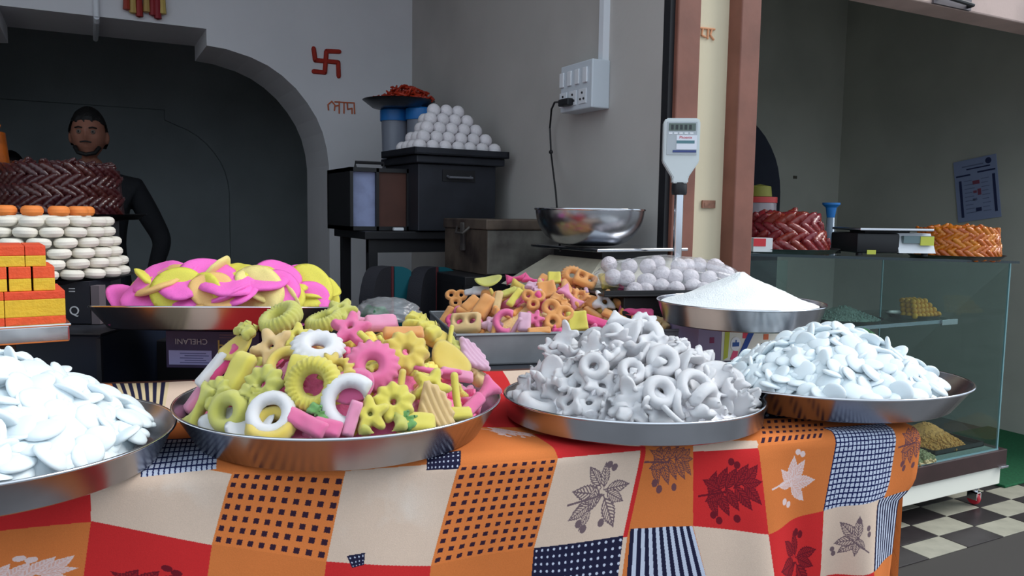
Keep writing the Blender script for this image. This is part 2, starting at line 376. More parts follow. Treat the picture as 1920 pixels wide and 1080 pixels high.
# old tin trunks on rear bench
RUST = mat('rusty_tin', (92, 80, 70), rough=.65, metal=.25, col2=(48, 38, 36), nscale=9, bump=.2)
TINB = mat('grey_tin', (120, 118, 112), rough=.6, metal=.3, col2=(58, 52, 52), nscale=7, bump=.2)
zB = 1.052; pc = Vector((1.13, 2.30, zB))
rb = leg_table('rear_bench', 'dark bench behind the sweets carrying the old tin box', Vector((1.04, 2.27, 0)), 0, .46, .42, zB-.002, BLACK)
build('side_board', MB().box((0, .02, .45), (.012, .40, zB-.03)).box((0, 0, .45), (.46, .012, zB-.03)), BLACK, rb)
tt = thing('tin_box', 'old rusty tin box left of the steel bowl', 'box', pc, 0)
hT = .178
build('side_box', MB().box((0, .001, 0), (.002, .34, hT-.035)), RUST, tt)
build('body', MB().box((0.002, 0, 0), (.36, .34, hT-.035), bev=.003), TINB, tt)
build('lid', MB().box((-.006, -.006, hT-.034), (.364, .345, hT), bev=.004), RUST, tt)
build('clasp', MB().box((-.012, .16, .07), (-.001, .185, .165), bev=.002).tube([(-.006, .12, .15), (-.02, .14, .13), (-.02, .20, .13), (-.006, .22, .15)], .004), TINB, tt)

# chairs with teal stripe
BUP = mat('black_upholstery', (34, 34, 42), rough=.8, bump=.3, bscale=200); TEAL = mat('teal_stripe', (12, 92, 104), rough=.7); PURP = mat('red_stripe', (96, 40, 46), rough=.8)
def chair(px, py, D, label, rz):
    top = PD(px, py, D); base = Vector((top.x, top.y, 0)); t = thing('office_chair', label, 'chair', base, rz, 'chairs with teal stripes behind the counter')
    w = .13; zt = top.z; zb = zt-.42
    def back(x0, x1, y0, y1):
        mb = MB(); n = 14; vs = []; fs = []
        def zz(x): u = abs(x)/w; return zt - .10*(u**3.2) - (0.0)
        xs = [x0+(x1-x0)*i/n for i in range(n+1)]
        for x in xs:
            yb = .04*(x/w)**2*-1
            vs += [(x, y0+yb, zb), (x, y0+yb, zz(x)), (x, y1+yb, zz(x)), (x, y1+yb, zb)]
        for i in range(n):
            for k in range(4): fs.append((4*i+k, 4*i+(k+1) % 4, 4*i+4+(k+1) % 4, 4*i+4+k))
        fs += [(0, 1, 2, 3), (4*n, 4*n+3, 4*n+2, 4*n+1)]; mb.add(vs, fs); return mb
    b = build('backrest', back(-w, w, -.03, .03), BUP, t, 40)
    build('stripe', back(.01, .075, -.034, -.028), TEAL, b, 40); build('piping', back(-.004, .004, -.034, -.028), PURP, b, 40)
    build('seat', MB().box((-.16, -.02, .42), (.16, .3, .49), bev=.02), BUP, t, 60)
    build('bracket', MB().box((-.03, .0, .42), (.03, .03, zb+.05)), BLACK, t)
    for sx in (-.13, .13):
        for sy in (.02, .27): build('leg', MB().tube([(sx, sy, 0), (sx, sy, .43)], .012), BLACK, t)
    return t
chair(722, 499, 2.62, 'black chair with a teal stripe, left of the pair behind the sweets', math.radians(28))
chair(806, 500, 2.72, 'black chair with a teal stripe, right of the pair behind the sweets', math.radians(28))

# ================================================================== PEOPLE
SKIN = mat('skin', (150, 100, 82), rough=.55, sss=.1); SHIRT = mat('dark_shirt', (20, 22, 28), rough=.85, bump=.3, bscale=90); TROU = mat('dark_trousers', (30, 32, 42), rough=.85); HAIR = mat('black_hair', (12, 11, 12), rough=.6, bump=.8, bscale=160)
def person(label, base, face_dir, Hh=1.75, pose='stand', hold=None):
    """continuous body: skinned skeleton + shaped head, fused with a voxel remesh"""
    root = thing('person', label, 'person', base, 0)
    k = Hh/1.75
    V = []; E = []; Rr = []
    def v(p, r, par=None):
        V.append((p[0]*k, p[1]*k, p[2]*k)); Rr.append((r[0]*k, r[1]*k) if isinstance(r, tuple) else (r*k, r*k))
        if par is not None: E.append((par, len(V)-1))
        return len(V)-1
    # x = person's left/right as seen (viewer right positive), -y = facing viewer
    pel = v((0, 0, .95), (.16, .12)); wa = v((0, 0, 1.08), (.15, .11), pel); ch = v((0, 0, 1.24), (.175, .12), wa); up = v((0, .0, 1.38), (.16, .10), ch)
    nk = v((0, .0, 1.47), .062, up); hd = v((0, -.01, 1.54), .06, nk)
    for s in (-1, 1):
        sh = v((s*.19, 0, 1.385), .068, up)
        if s > 0: el = v((s*.315, .02, 1.13), .05, sh); wr = v((s*.27, -.17, .955), .032, el); fd = Vector((-.45, -.6, -.55)).normalized()
        else: el = v((s*.26, .03, 1.11), .05, sh); wr = v((s*.22, -.12, .90), .032, el); fd = Vector((.2, -.5, -.8)).normalized()
        W = Vector(V[wr])/k; pa = W+fd*.05; pm = v(pa, (.034, .022), wr)
        side = fd.cross(Vector((0, -1, .2))).normalized(); 
        for q, (o_, ln) in enumerate(zip((-.03, -.01, .01, .029), (.062, .075, .07, .055))):
            b0 = pa+fd*.035+side*o_; f1 = v(b0, .0095, pm); f2 = v(b0+fd*ln*.5+Vector((0, -.004, 0)), .009, f1); v(b0+fd*ln+Vector((0, .012, -.008)), .008, f2)
        t1 = v(pa-side*.035*s+fd*.0, .011, pm); v(pa-side*.055*s+fd*.035, .010, t1)
        hp = v((s*.095, 0, .88), .095, pel); kn = v((s*.11, -.01, .48), .062, hp); an = v((s*.11, .01, .09), .042, kn); v((s*.12, -.14, .035), (.04, .03), an)
    me = bpy.data.meshes.new('body'); me.from_pydata(V, E, []); o = bpy.data.objects.new('tmp', me); COL.objects.link(o)
    sk = o.modifiers.new('s', 'SKIN'); sub = o.modifiers.new('u', 'SUBSURF'); sub.levels = 2
    for i, d in enumerate(me.skin_vertices[0].data): d.radius = Rr[i]; d.use_root = (i == 0)
    dg = bpy.context.evaluated_depsgraph_get(); bm_ = bpy.data.meshes.new_from_object(o.evaluated_get(dg)); bpy.data.objects.remove(o)
    mb = MB(); mb.add([q.co.copy() for q in bm_.vertices], [list(p.vertices) for p in bm_.polygons])
    # head
    hc = Vector((0, -.02, 1.635))*k
    b2 = bmesh.new(); bmesh.ops.create_uvsphere(b2, u_segments=40, v_segments=30, radius=1)
    for q in b2.verts:
        x, y, z = q.co
        X = x*.076; Y = y*.096; Z = z*.118
        if z < 0: X *= 1-.30*(-z)**1.6; Y *= 1-.18*(-z)**1.5
        if y < 0:
            g = lambda cx, cz, sx, sz: math.exp(-((x-cx)/sx)**2-((z-cz)/sz)**2)
            Y -= .022*g(0, -.12, .14, .22) + .006*g(0, .25, .6, .1); Y += .010*(g(.36, .08, .2, .12)+g(-.36, .08, .2, .12))
            Y -= .008*g(0, -.47, .3, .09) + .01*g(0, -.80, .3, .16); Y += .004*g(0, -.40, .3, .03)
        q.co = hc + Vector((X, Y, Z))*k
    mb.bm(b2)
    for s in (-1, 1): mb.ball(hc+Vector((s*.079, .012, -.01))*k, (.010*k, .02*k, .032*k), 10, 8)
    me = bpy.data.meshes.new('body'); me.from_pydata([tuple(q) for q in mb.v], [], mb.f); o = bpy.data.objects.new('tmp', me); COL.objects.link(o)
    rm = o.modifiers.new('r', 'REMESH'); rm.mode = 'VOXEL'; rm.voxel_size = .0065; rm.use_smooth_shade = True
    sm = o.modifiers.new('m', 'SMOOTH'); sm.iterations = 2; sm.factor = .4
    dg = bpy.context.evaluated_depsgraph_get(); body = bpy.data.meshes.new_from_object(o.evaluated_get(dg)); bpy.data.objects.remove(o)
    for m in (SKIN, SHIRT, TROU, BLACK): body.materials.append(m)
    mi = []
    for p_ in body.polygons:
        c = p_.center/k; a = 0
        if c.z < .07: a = 3
        elif c.z < .97 and abs(c.x) < .205 and c.y > -.1: a = 2
        elif c.z < 1.475 and c.z > .8 and not (c.y < -.125 and c.z < .99): a = 1
        if a == 1 and c.z > 1.44 and abs(c.x) < .05 and c.y < -.03: a = 0
        mi.append(a)
    body.polygons.foreach_set('material_index', mi); body.polygons.foreach_set('use_smooth', [True]*len(mi))
    build_o = ob('body', body, root)
    b2 = bmesh.new(); bmesh.ops.create_uvsphere(b2, u_segments=48, v_segments=32, radius=1); 
    kill = []
    for q in b2.verts:
        x, y, z = q.co; lo = .50 if y < -.35 else (.12 if y < .1 else -.45)
        lo += .05*math.sin(x*14)
        fr = 1+.035*math.sin(9*x+5*z)*math.sin(11*y)
        s_ = 1.06 if z > lo else .9
        Z = z*.118*(1.10 if z > .3 else 1.0)
        q.co = hc + Vector((x*.080*s_*fr, y*.100*s_*fr + .004, Z*s_))*k
        if z < lo-.12: kill.append(q)
    bmesh.ops.delete(b2, geom=kill, context='VERTS')
    h = MB().bm(b2); build('hair', h, HAIR, root, 180)
    col = MB().tube([(.075*k*math.cos(a), (.075*math.sin(a)-.0)*k, (1.455+.012*math.sin(a))*k) for a in np.linspace(-1.3, 4.44, 20)], .013*k, 8); build('collar', col, SHIRT, root, 60)
    for s in (-1, 1):
        e = build('eye', MB().ball(hc+Vector((s*.030, -.086, .010))*k, .0105*k, 12, 8), mat('eye_white', (120, 108, 100), rough=.3), root, 180)
        build('iris', MB().ball(hc+Vector((s*.030, -.0955, .010))*k, .0045*k, 8, 6), BLACK, e, 180)
        build('eyebrow', MB().tube([hc+Vector((s*.014, -.100, .027))*k, hc+Vector((s*.03, -.098, .031))*k, hc+Vector((s*.046, -.086, .027))*k], .0035*k, 6), HAIR, root)
    build('beard', MB().tube([hc+Vector((-.052, -.06, -.06))*k, hc+Vector((-.035, -.088, -.088))*k, hc+Vector((0, -.098, -.097))*k, hc+Vector((.035, -.088, -.088))*k, hc+Vector((.052, -.06, -.06))*k], .010*k, 8).tube([hc+Vector((-.024, -.105, -.040))*k, hc+Vector((0, -.113, -.036))*k, hc+Vector((.024, -.105, -.040))*k], .0035*k, 6), HAIR, root, 60)
    root.rotation_euler = (0, 0, face_dir); return root
mp = PD(166, 209, 3.72)
person('man in a dark shirt standing inside the arch behind the sweets, looking out', Vector((mp.x, mp.y, 0)), math.radians(-8), mp.z)
p2 = PD(18, 288, 4.85)
person('second person, mostly hidden behind the dark red pile, only dark hair showing', Vector((p2.x, p2.y, 0)), math.radians(20), p2.z)

# ================================================================== TABLES (front table under the cloth, rear table)
S0, S1 = -.62, 1.128
ft_ = thing('market_table', 'wooden table hidden under the patchwork cloth', 'table', TP(S0, .01, 0), TANG)
build('table_top', MB().box((0, 0, TZ-.035), (S1-S0-.01, .62, TZ-.004)), BR, ft_)
for x in (.03, S1-S0-.08):
    for y in (.03, .54): build('leg', MB().box((x, y, 0), (x+.05, y+.05, TZ-.035)), BR, ft_)
rt = thing('rear_table', 'dark painted table behind the cloth covered one', 'table', TP(.38, .65, 0), TANG)
build('table_top', MB().box((0, 0, TZ-.04), (.68, .70, TZ-.014)), DARKM, rt)
for x in (.03, .60):
    for y in (.03, .62): build('leg', MB().box((x, y, 0), (x+.05, y+.05, TZ-.04)), DARKM, rt)
rt = thing('side_stand', 'dark stand below the printed carton in front of the brown post', 'stand', TP(1.075, .645, 0), TANG)
build('table_top', MB().box((0, 0, TZ-.03), (.30, .34, TZ-.004)), DARKM, rt)
for x in (.02, .25):
    for y in (.02, .29): build('leg', MB().box((x, y, 0), (x+.03, y+.03, TZ-.03)), DARKM, rt)
# ================================================================== PATCHWORK CLOTH (print painted into a generated image)
IU0, IU1, IV0, IV1 = -.66, 1.30, -.48, .66      # u = along the table edge, v = + back over the top, - down the front (metres)
RES = 1/.0008; IW, IH = int((IU1-IU0)*RES), int((IV1-IV0)*RES)
img = np.zeros((IH, IW, 3), np.float32)
def c8(*c): return np.array(lin(c)[:3], np.float32)
ORA, REDC, CRE, NAVY, PALE, INK = c8(222, 126, 66), c8(214, 48, 50), c8(230, 204, 184), c8(34, 34, 62), c8(206, 214, 234), c8(84, 62, 84)
def fbm(h, w, cell, seed, oct=4):
    g = np.random.default_rng(seed); out = np.zeros((h, w), np.float32); amp = 1
    for o in range(oct):
        n0, n1 = max(2, int(h/cell)+2), max(2, int(w/cell)+2); a = g.random((n0, n1)).astype(np.float32)
        y = np.linspace(0, n0-1.001, h); x = np.linspace(0, n1-1.001, w); yi = y.astype(int); xi = x.astype(int); fy = (y-yi)[:, None]; fx = (x-xi)[None, :]
        out += amp*((a[yi][:, xi]*(1-fy)+a[yi+1][:, xi]*fy)*(1-fx)+(a[yi][:, xi+1]*(1-fy)+a[yi+1][:, xi+1]*fy)*fx); amp *= .5; cell /= 2
    return out/(2-2**(1-oct))
img[:] = ORA
def cloth_uv(px, py):
    p = PZ(px, py, TZ); s, t = to_st(p)
    if t >= 0: return s, t
    d = ray(px, py); nrm = TT_; k = (T0-CAM).dot(nrm)/d.dot(nrm); p = CAM + d*k; s, _ = to_st(p); return s, p.z-TZ
def homog(quad):
    A = []; B = []
    for (u, v), (a, b) in zip(quad, [(0, 0), (1, 0), (1, 1), (0, 1)]):
        A.append([u, v, 1, 0, 0, 0, -a*u, -a*v]); B.append(a); A.append([0, 0, 0, u, v, 1, -b*u, -b*v]); B.append(b)
    return np.append(np.linalg.solve(np.array(A), np.array(B)), 1).reshape(3, 3)
def leaf(a, b, x, y, ang, L, W, solid):
    W = W*.95
    """ink mask of one veined leaf with its base at x,y"""
    dx, dy = a-x, b-y; l = (dx*math.cos(ang)+dy*math.sin(ang))/L; w = (-dx*math.sin(ang)+dy*math.cos(ang))/L
    hw = W*np.sin(np.pi*np.clip(l, 0, 1)**.8)*(1+.08*np.sin(l*60)); ins = (l > 0) & (l < 1) & (np.abs(w) < hw)
    edge = ins & (np.abs(w) > hw-.045); mid = (np.abs(w) < .02) & (l > -.1) & (l < 1)
    vein = ins & (np.mod(l*8-np.abs(w)*9, 1) < .42)
    return ins, ((ins if solid else (edge | vein)) | mid)
SPRIGS = [[(.55, .52, 2.75, .40), (.52, .5, 3.3, .42), (.5, .45, 2.2, .34), (.45, .40, 1.7, .30), (.56, .42, -1.7, .30), (.60, .45, -.1, .34), (.60, .55, 1.0, .40), (.62, .48, .45, .30), (.40, .6, 2.6, .30), (.42, .66, 2.0, .24), (.5, .4, -2.3, .32)],
          [(.24+.125*q, .54-.03*q, s_*(1.15-.08*q), .30+.03*(q % 2)) for q in range(5) for s_ in (-1, 1)]+[(.70, .42, -.1, .28), (.45, .52, 2.7, .30), (.40, .5, 3.6, .28)],
          [(.45, .6, a, l) for a, l in [(-1.4, .40), (-.9, .40), (-2.2, .3), (0, .42), (3.3, .26), (.9, .36), (-.3, .2)]]]
def sprig(a, b, k, solid=False, rot=0):
    ca, sa = math.cos(rot), math.sin(rot); A = .5+(a-.5)*ca-(b-.5)*sa; B = .5+(a-.5)*sa+(b-.5)*ca
    m = np.zeros(a.shape, bool)
    for (x, y, g, L) in SPRIGS[k]:
        i_, k_ = leaf(A, B, x, y, g, L, .24, solid); m[i_] = False; m |= k_
    for (x, y) in [(.38, .86), (.30, .80), (.62, .82), (.66, .2), (.58, .16)]: m |= ((A-x)**2+(B-y)**2 < .045**2)
    m |= (np.abs(B-.52-(.5-A)*.15) < .012) & (A < .5) & (A > .08)
    return m
def patch(quad_px, kind, n=(9, 7), k=0, rot=0, box=(.1, .1, .9, .9)):
    q = [cloth_uv(*p) for p in quad_px]
    q = [((u-IU0)*RES, (v-IV0)*RES) for u, v in q]
    x0, x1 = max(0, int(min(p[0] for p in q))-1), min(IW, int(max(p[0] for p in q))+2); y0, y1 = max(0, int(min(p[1] for p in q))-1), min(IH, int(max(p[1] for p in q))+2)
    if x1 <= x0 or y1 <= y0: return
    Hm = homog(q); X, Y = np.meshgrid(np.arange(x0, x1)+.5, np.arange(y0, y1)+.5)
    w = Hm[2, 0]*X+Hm[2, 1]*Y+Hm[2, 2]; a = (Hm[0, 0]*X+Hm[0, 1]*Y+Hm[0, 2])/w; b = (Hm[1, 0]*X+Hm[1, 1]*Y+Hm[1, 2])/w
    ins = (a >= 0) & (a <= 1) & (b >= 0) & (b <= 1)
    base = {'o': ORA, 'r': REDC, 'c': CRE, 'd': ORA*1.12, 's': PALE, 'sb': c8(214, 196, 150), 'g': PALE, 'n': NAVY}[kind[0] if kind[0] != 's' or kind == 's' else 's']
    if kind == 'sb': base = c8(220, 200, 160)
    out = np.broadcast_to(base, a.shape+(3,)).copy()
    A, B = a*n[0], b*n[1]
    if kind == 'd': out[(np.mod(A, 1) > .27) & (np.mod(A, 1) < .74) & (np.mod(B, 1) > .27) & (np.mod(B, 1) < .74)] = c8(58, 34, 52)
    if kind in ('s', 'sb'): out[np.mod(A, 1) < .5] = NAVY
    if kind == 'g': out[(np.mod(A, 1) < .26) | (np.mod(B, 1) < .26)] = c8(26, 34, 82)
    if kind == 'n': out[(np.hypot(np.mod(A, 1)-.5, np.mod(B, 1)-.5) < .2)] = PALE; 
    if len(kind) > 1 and kind[1] in 'lw' and kind != 'sb':
        bx = box; sa, sb_ = (a-bx[0])/(bx[2]-bx[0]), (b-bx[1])/(bx[3]-bx[1])
        m = sprig(sa, sb_, k, False, rot)
        ink = c8(236, 214, 214) if kind[1] == 'w' else (c8(104, 22, 38) if kind[0] == 'r' else INK)
        if kind[0] == 'r' or kind[1] == 'w':
            m2 = sprig(sa, sb_, k, True, rot); out[m2] = out[m2]*.45+ink*.55
        out[m] = out[m]*.15+ink*.85
    if kind == 'cf':
        f = fbm(a.shape[0], a.shape[1], 60, 5)[..., None]; g = np.clip((f-.45)*5, 0, 1)*np.exp(-((a-.5)**2+(b-.5)**2)/.09)[..., None]; out = out*(1-g*.55)+c8(244, 238, 230)*g*.55
    sub = img[y0:y1, x0:x1]; sub[ins] = out[ins]
# --- front drop
patch([(-160, 1012), (171, 977), (148, 1130), (-180, 1165)], 'ow', k=1, box=(.1, .25, .98, 1.1))
patch([(-200, 960), (182, 900), (173, 979), (-160, 1012)], 'r')
patch([(195, 868), (436, 884), (398, 1020), (170, 978)], 'cf')
patch([(170, 978), (398, 1020), (380, 1170), (148, 1130)], 'rl', k=1, box=(.05, .25, 1.1, 1.1))
patch([(436, 880), (650, 892), (612, 1052), (398, 1018)], 'd', (10, 7))
patch([(398, 1019), (612, 1052), (595, 1180), (380, 1150)], 'ol', k=0, box=(.1, .25, .9, 1.2))
patch([(648, 880), (862, 862), (808, 1062), (612, 1051)], 'cf')
patch([(612, 1051), (808, 1062), (795, 1180), (595, 1180)], 'r')
patch([(872, 792), (1000, 812), (1047, 856), (860, 872)], 'ow', k=1, box=(.05, -.25, 1.0, .5))
patch([(800, 852), (864, 845), (862, 878), (800, 880)], 'n', (8, 4))
patch([(862, 870), (1047, 855), (1003, 1030), (808, 1062)], 'd', (10, 11))
patch([(808, 1062), (1003, 1030), (990, 1170), (795, 1180)], 'o')
patch([(1000, 812), (1205, 826), (1203, 841), (1047, 857)], 'r')
patch([(1047, 856), (1203, 840), (1174, 1005), (1003, 1030)], 'cl', k=0, box=(.18, .0, .98, 1.0))
patch([(1003, 1030), (1172, 1005), (1160, 1170), (990, 1170)], 'n', (14, 11))
patch([(1207, 826), (1300, 830), (1300, 985), (1183, 993)], 'ol', k=1, box=(-.1, -.1, 1.0, .8))
patch([(1183, 993), (1297, 985), (1330, 1120), (1172, 1150)], 's', (9, 1))
patch([(1300, 826), (1422, 822), (1425, 838), (1300, 845)], 'c')
patch([(1300, 845), (1425, 838), (1428, 992), (1298, 985)], 'rl', k=1, box=(0, 0, 1, 1.05))
patch([(1298, 985), (1428, 992), (1440, 1160), (1335, 1140)], 'c')
patch([(1420, 785), (1545, 780), (1543, 822), (1422, 835)], 'd', (10, 4))
patch([(1422, 835), (1543, 821), (1547, 962), (1427, 992)], 'ow', k=2, box=(.05, .0, .98, .9))
patch([(1427, 992), (1547, 960), (1549, 1130), (1438, 1160)], 'rl', k=0, box=(.05, .0, .95, .95))
patch([(1543, 800), (1657, 795), (1660, 935), (1547, 961)], 'g', (16, 19))
patch([(1548, 960), (1650, 932), (1632, 1060), (1546, 1090)], 'cl', k=2, rot=2.4, box=(.05, .05, .95, .9))
patch([(1546, 1090), (1632, 1060), (1640, 1170), (1560, 1180)], 'r')
patch([(1657, 790), (1760, 785), (1740, 935), (1660, 935)], 'ol', k=1, box=(-.05, .0, .75, .75))
patch([(1650, 933), (1740, 915), (1740, 1030), (1632, 1060)], 's', (11, 1))
patch([(1632, 1060), (1740, 1030), (1740, 1170), (1640, 1170)], 'o')
# red selvedge seam
patch([(1201, 830), (1210, 830), (1177, 1008), (1169, 1008)], 'r'); patch([(1169, 1008), (1177, 1008), (1162, 1130), (1154, 1130)], 'c')
# dark dotted hole-like patch
patch([(650, 1040), (684, 1034), (682, 1056), (660, 1062)], 'n', (4, 3))
# --- table top
patch([(186, 672), (325, 681), (320, 706), (200, 697)], 'o')
patch([(200, 697), (320, 706), (309, 770), (230, 765)], 'sb', (7, 1))
patch([(320, 681), (420, 678), (402, 722), (319, 706)], 'r')
patch([(319, 706), (402, 722), (352, 795), (306, 786)], 'c')
patch([(420, 678), (900, 660), (880, 800), (402, 722)], 'r')
patch([(285, 825), (412, 818), (405, 878), (262, 890)], 'g', (14, 7))
patch([(880, 690), (1020, 680), (1020, 800), (872, 800)], 'r')
patch([(1430, 700), (1800, 690), (1800, 780), (1430, 784)], 'n', (20, 8)); patch([(940, 690), (1430, 690), (1430, 784), (1000, 800)], 'c')
img *= .84; weave = (rng.random((IH, IW), np.float32)-.5)*.10; img *= (1+weave[..., None])*(.92+.16*fbm(IH, IW, 90, 3)[..., None])
px_ = np.ones((IH, IW, 4), np.float32); 
lo_ = img <= .0031308; px_[..., :3] = np.clip(np.where(lo_, img*12.92, 1.055*np.clip(img, 1e-6, 1)**(1/2.4)-.055), 0, 1)
im = bpy.data.images.new('cloth_print', IW, IH, alpha=False); im.pixels.foreach_set(px_.ravel()); im.update()
cm_ = bpy.data.materials.new('printed_cotton'); cm_.use_nodes = True; nt = cm_.node_tree; b_ = nt.nodes['Principled BSDF']; b_.inputs['Roughness'].default_value = .9; b_.inputs['Specular IOR Level'].default_value = .15
ti = nt.nodes.new('ShaderNodeTexImage'); ti.image = im; ti.extension = 'EXTEND'; nt.links.new(ti.outputs['Color'], b_.inputs['Base Color'])
wv = nt.nodes.new('ShaderNodeTexNoise'); wv.inputs['Scale'].default_value = 700; bp_ = nt.nodes.new('ShaderNodeBump'); bp_.inputs['Strength'].default_value = .25; bp_.inputs['Distance'].default_value = .001
tcc = nt.nodes.new('ShaderNodeTexCoord'); nt.links.new(tcc.outputs['Object'], wv.inputs['Vector']); nt.links.new(wv.outputs['Fac'], bp_.inputs['Height']); nt.links.new(bp_.outputs[0], b_.inputs['Normal'])
# cloth mesh : top + rounded crest + front drop with folds, plus a narrow drop at the right end
ss = np.linspace(S0, S1, 150); vv = [.60, .5, .4, .3, .2, .12, .07, .04] + list(np.linspace(.022, -.022, 7)) + list(np.linspace(-.035, -.55, 44))
def fold(s, v):
    d = min(1, max(0, (-v-.01)/.25))
    o = .010*math.sin(s*9+.6)*d + .006*math.sin(s*23+2)*d
    o += .028*d*math.exp(-((s-.83-(-v)*.10)/.045)**2) - .018*d*math.exp(-((s-.90-(-v)*.05)/.035)**2)
    o += .03*d*math.exp(-((s-1.03)/.05)**2) - .02*d*math.exp(-((s-.985)/.03)**2)
    o += .006*math.exp(-((s-.50)/.03)**2-((v+.19)/.02)**2)
    return o
verts = []; uvs = []
for v in vv:
    for s in ss:
        if v > .022: t, z = v, TZ+.0015*math.sin(s*17+v*23)
        elif v > -.022:
            a = (.022-v)/.044*math.pi/2; t = .022-.022*math.sin(a); z = TZ-.022+.022*math.cos(a)
        else:
            t = -fold(s, v); z = TZ+v
        tuck = (.030*min(1, max(0, (-v-.075)/.045))**2+.02*min(1, max(0, (-v-.02)/.5)))*max(0, (s-.95)/.178)**2 if v < 0 else 0
        verts.append(TP(s-tuck, t, z)); uvs.append(((s-IU0)/(IU1-IU0), (v-IV0)/(IV1-IV0)))
n = len(ss); fs = [(j*n+i, j*n+i+1, (j+1)*n+i+1, (j+1)*n+i) for j in range(len(vv)-1) for i in range(n-1)]
# right end drop : continues from the last column
o0 = len(verts); K = 8
for k in range(1, K+1):
    for j, v in enumerate(vv):
        base = verts[j*n+n-1]; w_ = .05*k
        if v > .022: q = base + TS*(.006 if k > 1 else .003) - UP*w_
        else: q = base + TS*(-.004*k) + TT_*(.03*k) - UP*(.02*k*min(1, max(0, .1+v*2)))
        verts.append(q); uvs.append(((S1+w_-IU0)/(IU1-IU0), (v-IV0)/(IV1-IV0)))
m_ = len(vv)
for k in range(K):
    for j in range(m_-1):
        a0 = (j*n+n-1) if k == 0 else o0+(k-1)*m_+j; a1 = ((j+1)*n+n-1) if k == 0 else o0+(k-1)*m_+j+1
        fs.append((a0, o0+k*m_+j, o0+k*m_+j+1, a1))
# left end drop
o1 = len(verts)
for k in range(1, 5):
    for j, v in enumerate(vv):
        q = verts[j*n] - TS*.004 - UP*(.1*k if v > .022 else 0) + (TT_*(.04*k) if v <= .022 else Vector())
        verts.append(q); uvs.append(((S0-.04*k-IU0)/(IU1-IU0), (v-IV0)/(IV1-IV0)))
for k in range(4):
    for j in range(m_-1):
        a0 = (j*n) if k == 0 else o1+(k-1)*m_+j; a1 = ((j+1)*n) if k == 0 else o1+(k-1)*m_+j+1
        fs.append((a1, o1+k*m_+j+1, o1+k*m_+j, a0))
me = bpy.data.meshes.new('tablecloth'); me.from_pydata([tuple(v) for v in verts], [], fs); me.materials.append(cm_)
uvl = me.uv_layers.new(name='uv'); uvl.data.foreach_set('uv', np.array([uvs[l.vertex_index] for l in me.loops], np.float32).ravel())
me.polygons.foreach_set('use_smooth', [True]*len(me.polygons)); cl = ob('tablecloth', me)
tag(cl, 'patchwork print tablecloth in red, orange and cream with dots, stripes and sprigs', 'tablecloth')
# ================================================================== TRAYS AND HEAPS
def tray(name, label, c, R, h, flare, rim=.006, tilt=(0, 0), bottom_k=None, m=STEEL):
    """round steel tray, origin at its base; c is the centre of the rim"""
    n = Vector((-tilt[0], -tilt[1], 1)).normalized(); Rb = R-flare
    t = thing(name, label, 'tray', c - n*h); t.rotation_mode = 'QUATERNION'; t.rotation_quaternion = UP.rotation_difference(n)
    build('pan', MB().lathe([(0, .0), (Rb-.006, 0), (Rb, .003), (R-.001, h-.002), (R+rim*.3, h), (R-.0025, h+.0002), (Rb-.001, .005), (Rb-.008, .002), (0, .002)], 96), m, t, 35)
    mb = MB(); mb.tube([(R*math.cos(a), R*math.sin(a), h) for a in np.linspace(0, 2*math.pi, 97)], .0022, 8); build('rolled_rim', mb, STEELB, t, 60)
    return t
# normals: plane z = a*x + b*y  (from the fit: n ~ (a, b, 1))
tray('steel_tray', 'round steel tray of white sugar discs at the left edge of the picture', Vector((-.124, 1.224, .951)), .228, .045, .022)
tray('steel_tray', 'round steel tray under the heap of mixed yellow and pink fried shapes', Vector((.349, 1.223, .959)), .2485, .053, .030)
tray('steel_tray', 'straight sided steel tray holding the white ring crackers', Vector((.817, 1.092, .944)), .219, .036, .004, tilt=(-.014, -.03))
tray('steel_tray', 'round steel tray of white sugar discs at the right corner of the cloth', Vector((1.213, 1.011, .957)), .2286, .045, .032, tilt=(-.0, -.045))
sc_ = thing('support_block', 'dark wooden block propping the trays at the corner of the cloth', 'block', TP(.98, .10, TZ+.001), TANG)
build('block', MB().box((0, 0, 0), (.05, .16, .008), bev=.001), BR, sc_)

CV = -f0; 
